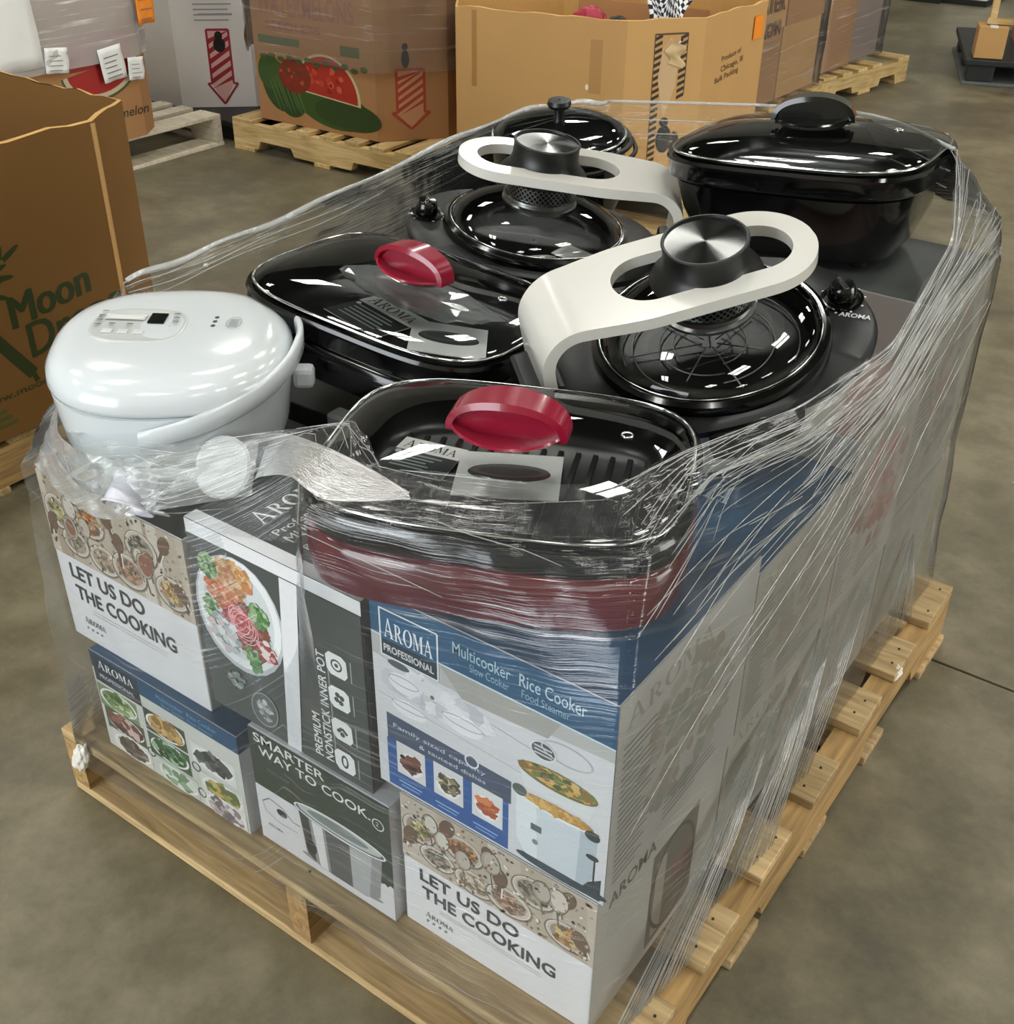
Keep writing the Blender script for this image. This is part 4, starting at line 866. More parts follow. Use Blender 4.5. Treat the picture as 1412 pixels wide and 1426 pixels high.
for x, y in ((-.097, .036), (-.098, .022), (-.097, .008), (-.096, -.006), (-.078, -.002), (-.055, -.002), (-.002, .034), (.0, .022), (.001, .010)): c.rect(x, y, x+.008, y+.003, '#5a5e60', 'txt'); c.rect(x, y-.005, x+.006, y-.003, '#8a8e90', 'txt')
c.build(RC, ('x', 'panel_print'))
c = Canvas((0, 0, .1832), (cos(PA), sin(PA), 0), (-sin(PA), cos(PA), 0), .0012)
for i in range(3): c.ell(.055, .032-.013*i, .0032, .0042, '#3b3f42', layer='txt', n=10)
c.ringp(.080, .018, .010, .018, .001, '#8b8f90', layer='txt')
for i in range(6): c.rect(.074, .006+.004*i, .086, .0076+.004*i, '#6d7173', 'txt')
c.build(RC, ('x', 'lid_print'))
for i in range(3):
    bx, by = pr(-.075+.02*i, -.022); box('button', -.007, .007, -.005, .005, .1842, .1866, M['white_pl'], lid, .001, loc=(bx, by, 0), rot=(0, 0, PA))
# carry handle: flat band swung round the right-hand side
pth = []
for i in range(33):
    s = i/32; q = radians(-56 + 150*s); r = .1625+.004*sin(pi*s); z = .106+.058*min(1, s*1.7)**.9
    pth.append((r*cos(q), r*sin(q)*1.02, z))
hv, hf = [], []
for i, p in enumerate(pth):
    q = math.atan2(p[1], p[0]); n_ = Vector((cos(q), sin(q), 0)); hh = .0125+.002*sin(pi*i/32); tk = .0042
    for dn, dz in ((-1, -.8), (-1, .8), (-.4, 1), (.4, 1), (1, .8), (1, -.8), (.4, -1), (-.4, -1)): hv.append(Vector(p)+n_*(dn*tk)+Vector((0, 0, dz*hh)))
for i in range(32):
    for k in range(8): l = (k+1) % 8; hf.append((i*8+k, i*8+l, (i+1)*8+l, (i+1)*8+k))
hf += [tuple(range(8)), tuple(range(32*8, 33*8))]
o = mesh_obj('carry_handle', hv, hf, M['white_pl'], RC, True); o.data.set_sharp_from_angle(angle=radians(60))
box('hinge_lug', .155, .184, -.013, .013, .100, .130, M['white_pl'], RC, .007, rot=(0, 0, radians(38)))

# ladle and measuring cup tucked in the film before the cooker
t = thing('rice_paddle', 'white plastic rice paddle tucked in the film before the rice cooker', 'paddle', (.335, .120, .668), (1.0, .15, .55))
loft('paddle_head', [[(x*k, y*k, z) for x, y in sup(.034, .040, 2.2, 28)] for k, z in ((.8, 0), (1, .003), (.9, .007), (.5, .005))], M['white_pl'], t, cap0=True, cap1=True)
tube('paddle_handle', spline([(-.028, -.012, .003), (-.08, -.024, .004), (-.15, -.030, .003)], 5), [.008]*5+[.0075]*6, M['white_pl'], t, 10, flat=.5)
t = thing('measuring_cup', 'small clear measuring cup in the film before the rice cooker', 'cup', (.262, .050, .668), (2.3, .0, .3))
lathe('cup_wall', [(.022, 0), (.026, .002), (.031, .045), (.0335, .046), (.032, .048)], mat('milky_plastic', '#d9d9e2', .25, var=.02), t, 28, cap0=True)
box('cup_tab', .030, .055, -.008, .008, .043, .046, M['white_pl'], t, .002)

# plug and cable beside the rice cooker
t = thing('power_cord', 'black power cord with a grey plug lying between rice cooker and skillets', 'cord', (.345, .345, .628), (0, 0, 0))
tube('cable', spline([(.0, .05, .006), (.02, .02, .016), (.045, .03, .01), (.05, .06, .006), (.02, .075, .01)], 8), .0042, M['black_cloth'], t, 8)
box('plug', -.022, .008, -.030, -.002, .008, .030, mat('grey_plug_plastic', '#6d716e', .4), t, .004)
for s in (0, 1): box('cable_tie', .014+s*.008, .019+s*.008, -.02, .055, .02, .026, M['paper'], t, .001, rot=(-.5, 0, .1))

# ---- round pot at the back
t = thing('round_pot', 'round black pot with a glass lid and black knob at the back left corner', 'pot', (.12, 1.19, .826), Rxyz(.10, .03, 0))
lathe('pot_body', [(.085, -.165), (.105, -.160), (.122, -.12), (.128, -.03), (.133, -.012), (.135, -.008), (.132, -.004), (.118, -.006)], M['black_gl'], t, 56, cap0=True)
lathe('pot_interior', [(.118, -.006), (.112, -.06), (.002, -.065)], M['nonstick'], t, 48)
lathe('glass_lid', [(.127, -.002), (.120, .008), (.098, .015), (.06, .020), (.02, .022), (.002, .0225)], M['glass'], t, 64, angle=None)
tube('lid_edge', [(.127*cos(2*pi*i/64), .127*sin(2*pi*i/64), -.001) for i in range(64)], .003, M['chrome'], t, 6, True)
lathe('lid_knob', [(.012, .020), (.010, .027), (.010, .044), (.020, .048), (.023, .054), (.021, .061), (.002, .062)], M['black_pl'], t, 28, cap0=True)
for i, (dx, r_) in enumerate(((.005, .132), (.011, .136))):
    tube('coiled_cord', [((r_+.004*sin(7*q))*cos(q)+dx, (r_+.003*sin(5*q))*sin(q), -.012-.013*i+.004*sin(3*q)) for q in [radians(-70+150*k/40) for k in range(41)]], .0045, M['black_cloth'], t, 8)

# ================================================================== loads in the background
def gaylord(label, pts, z0, z1, m, name='bulk_box', cat='bulk box', open_top=True, inner=None, ragged=0.0, group='cardboard bulk boxes around the aisle', tilt=None):
    cx = sum(p[0] for p in pts)/len(pts); cy = sum(p[1] for p in pts)/len(pts)
    t = thing(name, label, cat, (cx, cy, z0), (0, 0, 0), group)
    P = [(p[0]-cx, p[1]-cy) for p in pts]; H = z1-z0; th = .009; rnd = random.Random(label)
    # dense outline so the rim can be worn
    out = []
    for i, p in enumerate(P):
        q = P[(i+1) % len(P)]; n = max(1, int(hypot(q[0]-p[0], q[1]-p[1])/.05))
        for k in range(n): out.append((p[0]+(q[0]-p[0])*k/n, p[1]+(q[1]-p[1])*k/n))
    N = len(out); sc_in = [(x*(1-th/max(hypot(x, y), .1)), y*(1-th/max(hypot(x, y), .1))) for x, y in out]
    top = [H+rnd.uniform(-ragged, ragged) for _ in out]
    rings = [[(x, y, 0) for x, y in out], [(x, y, top[i]) for i, (x, y) in enumerate(out)]]
    body = loft('box_wall', rings, m, t, smooth=False, angle=None)
    if open_top:
        rim = loft('rim', [[(x, y, top[i]) for i, (x, y) in enumerate(out)], [(x, y, top[i]+rnd.uniform(0, ragged*.6)) for i, (x, y) in enumerate(sc_in)]], M['kraft_in'], t, smooth=False)
        loft('inner_wall', [[(x, y, top[i]) for i, (x, y) in enumerate(sc_in)], [(x, y, .012) for x, y in sc_in]], inner or m, t, smooth=False, cap1=True)
    else:
        mesh_obj('box_lid', [(x, y, H) for x, y in P], [tuple(range(len(P)))], m, t)
    def face(i, lift=.0008):
        p, q = P[i], P[(i+1) % len(P)]; return Canvas((p[0], p[1], 0), (q[0]-p[0], q[1]-p[1], 0), (0, 0, 1), lift), hypot(q[0]-p[0], q[1]-p[1])
    return t, face, H
def octa(x0, x1, y0, y1, c): return [(x0+c, y0), (x1-c, y0), (x1, y0+c), (x1, y1-c), (x1-c, y1), (x0+c, y1), (x0, y1-c), (x0, y0+c)]

def film_wall(name, pts, z0, z1, m, parent=None, seg=10, rows=8, amp=.006, off=(0, 0), closed=True, loc0=(0, 0, 0)):
    vs, fs, uv = [], [], []; per = 0; rnd = random.Random(name+str(len(pts))+str(z1)); cols = []
    n = len(pts)
    for i in range(n if closed else n-1):
        p, q = pts[i], pts[(i+1) % n]; l = hypot(q[0]-p[0], q[1]-p[1])
        for k in range(seg): cols.append((p[0]+(q[0]-p[0])*k/seg, p[1]+(q[1]-p[1])*k/seg, per+l*k/seg))
        per += l
    if closed: cols.append((pts[0][0], pts[0][1], per))
    else: cols.append((pts[-1][0], pts[-1][1], per))
    R_ = rows+1; uvs = []
    for x, y, u in cols:
        for k in range(R_):
            z = z0+(z1-z0)*k/rows; d = rnd.uniform(0, amp); l = hypot(x-off[0], y-off[1]) or 1
            vs.append((x+(x-off[0])/l*d-loc0[0], y+(y-off[1])/l*d-loc0[1], z-loc0[2])); uvs.append((u, z))
    for c_ in range(len(cols)-1):
        for k in range(rows): fs.append((c_*R_+k, (c_+1)*R_+k, (c_+1)*R_+k+1, c_*R_+k+1))
    o = mesh_obj(name, vs, fs, m, parent, True); ul = o.data.uv_layers.new(name='UVMap')
    for lp in o.data.loops: ul.data[lp.index].uv = uvs[lp.vertex_index]
    return o

def stripe_arrow(c, cx, cy, wd, hh, red, pale, person=True):
    """long down-pointing arrow filled with slanting stripes"""
    b = cy+hh*.28
    c.poly([(cx-wd*.36, b), (cx+wd*.36, b), (cx+wd*.36, cy+hh), (cx-wd*.36, cy+hh)], pale); c.poly([(cx-wd*.36, b), (cx, cy+.0), (cx+wd*.36, b)], pale)
    n = 6
    for i in range(n):
        y0 = cy+hh*.14+hh*.80*i/n; y1 = y0+hh*.06
        c.poly([(cx-wd*.34, min(max(y0, b*0+cy+hh*.22), cy+hh*.97)), (cx+wd*.34, min(y0+wd*.45, cy+hh*.98)), (cx+wd*.34, min(y1+wd*.45, cy+hh*.99)), (cx-wd*.34, min(y1+.004, cy+hh*.99))], red)
    o = [(cx-wd*.36, cy+hh), (cx+wd*.36, cy+hh), (cx+wd*.36, b), (cx+wd*.5, b), (cx, cy), (cx-wd*.5, b), (cx-wd*.36, b), (cx-wd*.36, cy+hh)]
    c.line(o, wd*.07, red)
    if person:
        c.ell(cx+wd*.02, cy+hh*.92, wd*.13, hh*.06, '#17191b'); c.ell(cx+wd*.02, cy+hh*.80, wd*.20, hh*.10, '#17191b')

# ---- open brown bin at the left with green fruit lettering
mp = [(-1.85, -.15), (-1.0, -.15), (-.872, -.02), (-.872, .862), (-.985, 1.03), (-1.85, 1.03), (-2.0, .88), (-2.0, 0.0)]
tM, face, H = gaylord('open brown bulk box with green lettering at the left edge', mp, .1352, .758, M['kraft_d'], inner=M['kraft_d'], ragged=.006)
c, L_ = face(2); Y0 = -.02; Z0 = .135
def fy(y): return y-Y0
G = '#2f3a1a'
c.text('Moon', fy(.5735), .2385, .072, G, 0.0, rot=.12, shear=.12, width=.205); c.text('Moon', fy(.577), .238, .072, G, 0.0, rot=.12, shear=.12, width=.205); c.text('Moon', fy(.570), .238, .072, G, 0.0, rot=.12, shear=.12, width=.205); c.text('Drops', fy(.6045), .160, .080, G, 0.0, rot=.12, shear=.12, width=.25); c.text('Drops', fy(.600), .160, .080, G, 0.0, rot=.12, shear=.12, width=.25)
c.line([(fy(.44), .33), (fy(.50), .27), (fy(.545), .20), (fy(.595), .125)], .028, G)
c.line([(fy(.595), .125), (fy(.60), .105)], .012, G)
for i, (y, z, a) in enumerate(((.575, .395, 1.2), (.60, .40, .5), (.56, .375, .2), (.57, .355, -.1), (.545, .34, .4), (.53, .37, 1.0), (.55, .32, -.4), (.52, .30, .8))):
    c.ell(fy(y), z, .030, .006, G, rot=a); c.ell(fy(y)-.02, z-.012, .006, .006, '#6b5a2c', n=10)
c.text('www.moondrops.com', fy(.455), .088, .017, G, .0, rot=.02, width=.33)
for i in range(3): c.rect(fy(.44), .03+.016*i, fy(.53-.01*i), .038+.016*i, '#4d5a2a')
c.build(tM)
# creased corner board
mesh_obj('corner_crease', [(-.868-(-1.432)-.0, .835-.4405, .0), (-.868+1.432+.004, .862-.4405, .0), (-.868+1.432, .88-.4405, .0), (-.868+1.432, .835-.4405, .62), (-.868+1.432+.004, .862-.4405, .62), (-.868+1.432, .88-.4405, .62)], [(0, 1, 4, 3), (1, 2, 5, 4)], M['kraft_in'], None).name
bpy.data.objects.remove(bpy.data.objects['corner_crease'])
tx, ty_ = tM.location.x, tM.location.y
loft('corner_crease', [[(-.872-tx+.006*cos(q), .862-ty_+.006*sin(q), z) for q in [2*pi*k/10 for k in range(10)]] for z in (.0, .30, .62)], M['kraft'], tM)
pallet('wooden_pallet', 'weathered pallet under the open brown bulk box at the left edge', (-2.0, -.17, 0), 0, 1.115, 1.2, .13, STD, STB, M['wood'], M['wood_y'], 'pallets around the aisle')

# ---- wrapped melon bulk box on a white pallet
mp = [(-3.55, 1.25), (-2.80, 1.25), (-2.665, 1.38), (-2.665, 2.36), (-2.74, 2.462), (-3.55, 2.462), (-3.72, 2.32), (-3.72, 1.4)]
tW, face, H = gaylord('brown bulk box with a red melon slice, half wrapped in silvery film', mp, .135, 1.0, M['kraft_p'], open_top=False)
c, L_ = face(2); Y0 = 1.38; Z0 = .135
f2 = lambda y, z: (y-Y0, z-Z0)
x, y = f2(2.19, .43); c.ell(x, y, .185, .125, '#4d5330', a0=pi, a1=2*pi, rot=.12); c.ell(x, y, .175, .115, '#c3b79a', a0=pi, a1=2*pi, rot=.12); c.ell(x, y, .155, .098, '#a3221c', a0=pi, a1=2*pi, rot=.12); c.rect(x-.14, y-.005, x+.15, y+.12, '#9d2a22')
c.text('Watermelon', *f2(2.085, .222), .036, '#2f3325', .01, shear=.25, rot=.0, width=.30)
c.build(tW)
tw = tW.location
film_wall('film_sheet', [(p[0]*1.0-tw.x+.012*(1 if p[0] > -3 else -1), p[1]-tw.y) for p in mp], .31, .872, M['film_silver'], tW, 8, 10, .018)
o = tag(film_wall('x', [(0, 0), (1, 0)], 0, 1, M['film_bg'], None, 2, 2, 0, closed=False)); bpy.data.objects.remove(o)
def paper_on(label, x, y0, y1, z0, z1, m, rx=0.0, ry=0.0, lines=0, name='paper_label', cat='label'):
    t = thing(name, label, cat, (x, (y0+y1)/2, (z0+z1)/2), (rx, 0, 0)); hw, hh = (y1-y0)/2, (z1-z0)/2
    vs = []; n = 6
    for i in range(n+1):
        for k in range(n+1): vs.append((.004*sin(i*1.7)*cos(k*1.3)+.003, -hw+2*hw*i/n, -hh+2*hh*k/n))
    fs = [(i*(n+1)+k, (i+1)*(n+1)+k, (i+1)*(n+1)+k+1, i*(n+1)+k+1) for i in range(n) for k in range(n)]
    o = mesh_obj('paper_sheet', vs, fs, m, t, True); md = o.modifiers.new('thickness', 'SOLIDIFY'); md.thickness = .0008
    if lines:
        c = Canvas((.009, -hw, -hh), (0, 1, 0), (0, 0, 1))
        for i in range(lines): c.line([(hw*.3, hh*(.25+1.5*i/lines)), (hw*random.uniform(1.2, 1.7), hh*(.25+1.5*i/lines))], hh*.06, '#6f7274', 'txt')
        c.build(t)
    return t
paper_on('torn white label stuck over the red melon slice', -2.640, 2.175, 2.285, .375, .50, M['paper'], .1, lines=5)
paper_on('small white tag right of the torn label on the melon box', -2.640, 2.30, 2.375, .36, .445, M['paper'], -.08, lines=4)
paper_on('bright orange label at the corner of the film wrapped melon box', -2.630, 2.375, 2.455, .56, .70, M['orange'], .0, lines=3)
paper_on('white sheet under film at the far left of the melon box', -2.640, 1.72, 1.93, .47, .75, M['paper'], .03)
paper_on('white sheet folded under film beside the melon slice', -2.642, 1.94, 2.04, .44, .53, M['paper'], -.12, lines=4)
pallet('wooden_pallet', 'whitewashed pallet under the film wrapped melon box', (-2.69, 1.58, 0), pi/2, 1.2, 1.06, .135, [(a_*.883, b_*.883) for a_, b_ in STD], [(a_*.883, b_*.883) for a_, b_ in STB], M['white_wood'], M['white_wood'], 'pallets around the aisle')

# ---- white bulk box with red arrow
mp = [(-3.85, 2.875), (-3.05, 2.875), (-2.80, 3.10), (-2.70, 3.75), (-2.85, 3.95), (-3.85, 3.95), (-4.0, 3.75), (-4.0, 3.05)]
tV, face, H = gaylord('white bulk box with a red striped arrow in the background', mp, .09, 1.05, M['white_box'], open_top=False)
c, L_ = face(1)
stripe_arrow(c, L_*.58, .015, .135, .32, '#a3283a', '#e6b9b4'); c.rect(L_*.36, .40, L_*.80, .403, '#9a9aa0', 'txt')
for i in range(4): c.line([(L_*.30, .375+.022*i), (L_*(.75+.05*(i % 2)), .375+.022*i)], .006, '#a9a9ae', 'txt')
c.build(tV)
t = thing('plastic_pallet', 'black plastic pallet under the white bulk box', 'pallet', (-4.0, 2.84, 0)); box('deck', 0, 1.32, 0, 1.1, .06, .088, M['dark_pl'], t, .006)
for i in range(3):
    for k in range(3): box('block', .02+.56*i, .16+.56*i, .02+.47*k, .14+.47*k, 0, .06, M['dark_pl'], t, .004)

# ---- tan watermelon bulk box
mp = [(-2.50, 2.845), (-1.845, 2.862), (-1.655, 3.085), (-1.655, 3.75), (-1.80, 3.95), (-2.42, 3.95), (-2.55, 3.80), (-2.60, 2.95)]
tN, face, H = gaylord('tan bulk box printed with melons and a faded red arrow', mp, .135, 1.0, M['kraft_p'], open_top=False)
c, L_ = face(0)
gx = lambda X: X+2.50
for cx, cz, rx, rz, col, ro in ((-2.38, .15, .085, .11, '#2f4a22', .5), (-2.30, .10, .08, .07, '#2a421f', .2), (-2.42, .20, .07, .07, '#3a5528', 0), (-2.08, .10, .20, .085, '#35501f', -.1), (-2.0, .08, .18, .06, '#2b421a', -.05)):
    c.ell(gx(cx), cz, rx, rz, col, rot=ro)
for i in range(8): c.ell(gx(-2.40+.02*i), .11+.008*(i % 3), .004, .075, '#4d6a35', rot=.4)
c.ell(gx(-2.11), .135, .185, .17, '#c9b98c', a0=0, a1=pi, rot=-.08); c.ell(gx(-2.11), .14, .17, .155, '#a62c1c', a0=0, a1=pi, rot=-.08); c.blobs(gx(-2.12), .20, .12, .05, ['#b8402a', '#8f2014', '#c75a3c'], 30, .014)
c.ell(gx(-2.28), .20, .09, .07, '#7a2a1a'); c.blobs(gx(-2.29), .20, .07, .05, ['#a8472c', '#5a3a1c', '#8a2a1a'], 20, .012)
for i in range(12): c.ell(gx(-2.45+.05*i), .26+.01*(i % 2), .02, .012, '#4f5a2c', n=10)
c.rect(gx(-2.47), .315, gx(-2.24), .345, '#5c6a45'); c.rect(gx(-2.02), .31, gx(-1.92), .35, '#556038')
c.text('WATERMELONS', gx(-2.46), .43, .085, '#9a6450', .015, width=.52); c.text('SEEDLESS', gx(-2.42), .375, .03, '#9a5a50', .01, width=.3)
c.build(tN)
c, L_ = face(1); stripe_arrow(c, L_*.48, .045, .155, .23, '#a3402e', '#bd8a62', False); c.ell(L_*.42, .315, .016, .035, '#15171a'); c.ell(L_*.42, .36, .012, .014, '#15171a'); c.build(tN, ('arrow_print', 'x'))
tn = tN.location
film_wall('film_sheet', [(p[0]-tn.x+(.015 if p[0] > -2.2 else -.015), p[1]-tn.y-(.015 if p[1] < 3.2 else -.01)) for p in mp], .27, .868, M['film_bg'], tN, 8, 10, .02)
pallet('wooden_pallet', 'pale wooden pallet with chewed boards under the tan watermelon box', (-1.585, 2.80, 0), pi/2+.02, 1.1, 1.03, .135, [(a_*.858, b_*.858) for a_, b_ in STD], [(a_*.858, b_*.858) for a_, b_ in STB], M['wood2'], M['wood2y'], 'pallets around the aisle')
mp = [(-2.62, 4.05), (-2.05, 4.05), (-1.95, 4.15), (-1.95, 4.7), (-2.05, 4.8), (-2.6, 4.8), (-2.7, 4.7), (-2.7, 4.15)]
tQ, face, H = gaylord('brown box with green and red print in the gap beside the tan watermelon box', mp, .0, .95, M['kraft_p'], open_top=False)
c, L_ = face(0); c.ell(L_*.22, .30, .16, .12, '#2b3f22'); c.ell(L_*.22, .55, .16, .09, '#8c2f20'); c.build(tQ)

# ---- big open brown bin
mp = [(-1.385, 2.795), (-.748, 2.925), (-.572, 3.162), (-.556, 3.62), (-.70, 3.86), (-1.38, 3.92), (-1.53, 3.72), (-1.52, 2.98)]
tO, face, H = gaylord('large open brown bulk box in the middle of the background', mp, .135, .702, M['kraft'], inner=M['kraft_in'], ragged=.004)
c, L_ = face(0); c.rect(L_*.10, .30, L_*.13, .56, '#a5793f'); c.rect(L_*.80, .32, L_*.87, .50, '#ab7f45'); c.ell(L_*.79, .34, .006, .010, '#e9d9bd'); c.build(tO, ('scuff_marks', 'x'))
c, L_ = face(1)
x0, x1, z0_, z1_ = L_*.36, L_*.78, .08, .52
for s in range(20):
    z = z0_+(z1_-z0_)*s/20; c.poly([(x0, z), (x0+.028, z+.012), (x0+.028, z+.024), (x0, z+.012)], '#2a2013')
    if s > 9: c.poly([(x1-.028, z), (x1, z+.012), (x1, z+.024), (x1-.028, z+.012)], '#2a2013')
c.line([(x0, z1_), (x1, z1_)], .006, '#4c3517'); c.line([(x0, z0_), (x0, z1_)], .003, '#4c3517'); c.line([(x1, z1_-.2), (x1, z1_)], .003, '#4c3517')
c.poly([(x0+.03, z1_-.05), (x0+.06, z1_-.01), (x1-.03, z1_-.06), (x1-.035, z1_-.17), (x1-.06, z1_-.25), (x0+.05, z1_-.28), (x0+.02, z1_-.15)], '#c2a277')
c.ell(L_*.56, .165, .030, .05, '#1a150f'); c.ell(L_*.55, .225, .018, .016, '#1a150f'); c.ell(L_*.70, .15, .02, .04, '#33260f'); c.build(tO, ('label_print', 'x'))
to = tO.location
c, L_ = face(2)
for i, (a_, b_) in enumerate(((.30, .62), (.30, .66), (.22, .60))): c.text(('Produce of', 'Chicago, Ill', 'Bulk Packing')[i], L_*a_, .40-.035*i, .020, '#5f4526', .01, rot=.1, width=L_*(b_-a_))
c.build(tO, ('x', 'box_lettering'))
box('orange_sticker', -.002, .001, -.035, .035, -.035, .045, M['orange'], None).name
o = bpy.data.objects['orange_sticker']; o.location = (-.556+.002, 3.555, .615); tag(o, 'orange sticker near the right rim of the big open bulk box', 'sticker')
# torn paper flap hanging on the corner face
vs, fs = [], []; n = 8
p0 = Vector((-.748, 2.925, 0)); p1 = Vector((-.572, 3.162, 0)); u_ = (p1-p0).normalized(); nn_ = Vector((u_.y, -u_.x, 0))
for i in range(n+1):
    for k in range(n+1):
        a_ = .155+.06*i/n+.012*sin(k*1.1); z = .56+.075*k/n-.02*i/n; cur = .004+.022*max(0, sin(pi*i/n))*(k/n)
        vs.append(p0+u_*a_+nn_*cur+Vector((0, 0, z)))
fs = [(i*(n+1)+k, (i+1)*(n+1)+k, (i+1)*(n+1)+k+1, i*(n+1)+k+1) for i in range(n) for k in range(n)]
o = mesh_obj('torn_label', vs, fs, mat('torn_kraft_paper', '#cdb083', .8), None, True); tag(o, 'curled torn paper label on the corner of the big open bulk box', 'label')
# things in the big bin
def checker_mat():
    m, nt, N, L, B = nodes('black_white_check'); uv = N.new('ShaderNodeUVMap'); uv.uv_map = 'UVMap'; ch = N.new('ShaderNodeTexChecker'); ch.inputs['Scale'].default_value = 15; ch.inputs[1].default_value = (.8, .8, .8, 1); ch.inputs[2].default_value = (.01, .01, .015, 1)
    L.new(uv.outputs[0], ch.inputs[0]); L.new(ch.outputs[0], B.inputs['Base Color']); B.inputs['Roughness'].default_value = .8; return m
vs, fs, uvs = [], [], []; n = 14
for i in range(n+1):
    for k in range(n+1):
        u, v = i/n, k/n; x = -.80+.16*u+.02*sin(v*7); y = 3.10+.12*v+.03*sin(u*5); z = .60+.20*v+.03*sin(u*9+v*3)
        vs.append((x, y, z)); uvs.append((u, v))
fs = [(i*(n+1)+k, (i+1)*(n+1)+k, (i+1)*(n+1)+k+1, i*(n+1)+k+1) for i in range(n) for k in range(n)]
o = mesh_obj('checked_cloth', vs, fs, checker_mat(), None, True); ul = o.data.uv_layers.new(name='UVMap')
for lp in o.data.loops: ul.data[lp.index].uv = uvs[lp.vertex_index]
md = o.modifiers.new('thickness', 'SOLIDIFY'); md.thickness = .006; tag(o, 'black and white checked cloth sticking out of the big open bulk box', 'cloth')
crumple('red_bundle', 'small red bundle showing over the rim of the big open bulk box', 'bundle', (-.955, 3.02, .66), (0, 0, .2), .055, .045, .05, M['red'], 5)
crumple('dark_bundle', 'small dark bundle beside the red one in the big open bulk box', 'bundle', (-.86, 3.05, .645), (0, 0, .2), .045, .04, .04, M['black_cloth'], 6)
o = box('cardboard_sheet', 0, .55, -.004, .004, 0, .36, M['kraft_p'], None); o.location = (-1.30, 3.45, .30); o.rotation_euler = (-.12, 0, .1); tag(o, 'loose brown cardboard sheet standing inside the big open bulk box', 'cardboard')
pallet('wooden_pallet', 'wooden pallet under the big open bulk box', (-1.50, 2.86, 0), .06, 1.02, 1.1, .135, STD[:6]+[(.97, 1.1)], STB[:2]+[(.97, 1.1)], M['wood2'], M['wood2y'], 'pallets around the aisle')

# ---- wrapped loads further down the row
def load(label, x0, x1, y0, y1, z0, z1, m, rz, wrap=True, seed=1, prints=()):
    t = thing('wrapped_load', label, 'wrapped load', (x0, y0, z0), (0, 0, rz)); w_, d_, h_ = x1-x0, y1-y0, z1-z0
    rnd = random.Random(seed); ny = 2; nz = 3
    for i in range(ny):
        for k in range(nz): box('carton', rnd.uniform(0, .01), w_-rnd.uniform(0, .015), d_*i/ny+.003, d_*(i+1)/ny-.003, h_*k/nz, h_*(k+1)/nz-.003, m[(i+k) % len(m)], t, .003)
    if wrap: film_wall('film_sheet', [(-.012, -.012), (w_+.012, -.012), (w_+.012, d_+.012), (-.012, d_+.012)], 0.0, h_+.01, M['film_bg'], t, 10, 10, .012, off=(w_/2, d_/2))
    for p in prints: p(t, w_, d_, h_)
    return t
def pr1(t, w_, d_, h_):
    c = Canvas((w_, 0, 0), (0, 1, 0), (0, 0, 1), .004); c.text('WATER', d_*.05, .40, .07, '#4c2c1a', .02, rot=pi/2*0, width=d_*.4); c.text('MELON', d_*.07, .30, .06, '#4c2c1a', .02, width=d_*.35); c.build(t)
load('brown carton load in film directly behind the big open bulk box', -1.80, -.86, 4.10, 4.98, .135, 1.1, [M['kraft_p'], M['kraft']], .0, prints=(pr1,))
pallet('wooden_pallet', 'wooden pallet right behind the big open bulk box', (-1.86, 4.02, 0), 0, 1.04, 1.05, .132, STD[:6]+[(.92, 1.05)], STB[:2]+[(.92, 1.05)], M['wood2'], M['wood2y'], 'pallets around the aisle')
load('tall pinkish brown load in film at the end of the row', -1.90, -.92, 5.22, 5.95, .135, 1.4, [M['kraft_p'], mat('mauve_carton', '#8a7a74', .7)], -.05, seed=4)
pallet('wooden_pallet', 'wooden pallet jutting into the aisle at the end of the row', (-1.87, 5.28, 0), -.16, 1.02, .86, .132, [(0, .12), (.18, .27), (.33, .42), (.48, .57), (.74, .86)], [(0, .12), (.36, .48), (.74, .86)], M['wood2'], M['wood2y'], 'pallets around the aisle')

# ---- load at the right edge, far side of the aisle
t = thing('plastic_pallet', 'dark plastic pallet at the far right edge of the aisle', 'pallet', (-.45, 6.06, 0), (0, 0, .35)); box('deck', 0, 1.2, 0, 1.0, .10, .132, M['dark_pl'], t, .006); box('base_frame', 0, 1.2, 0, 1.0, 0, .018, mat('grey_pallet_runner', '#5b5f5c', .6), t, .004)
for i in range(3):
    for k in range(3): box('block', .02+.5*i, .16+.5*i, .02+.4*k, .16+.4*k, .018, .10, M['dark_pl'], t, .004)
t, face, H = gaylord('pinkish brown bulk box at the far right edge of the aisle', [(-.20, 6.22), (.72, 6.54), (.5, 7.2), (-.44, 6.88)], .135, 1.2, M['kraft_p'], open_top=False)
t = thing('small_carton', 'small brown carton on the dark pallet at the far right', 'carton', (-.425, 6.10, .135), (0, 0, .35)); box('carton_body', 0, .15, 0, .16, 0, .16, M['kraft'], t, .004); box('tape', .055, .095, -.001, .161, .155, .1615, M['paper'], t)
t = thing('timber_stand', 'timber stand with slanting braces at the far right', 'stand', (-.40, 6.17, .30), (0, 0, .35))
box('post', 0, .035, 0, .04, 0, .9, M['wood2'], t, .003); box('post', .12, .155, 0, .04, 0, .9, M['wood2'], t, .003); box('rail', -.01, .17, -.005, .035, -.0, .03, M['wood2'], t, .003)
box('brace', -.018, .018, -.02, .01, 0, .45, M['wood2'], t, .003, loc=(.14, 0, .03), rot=(0, -.25, 0))

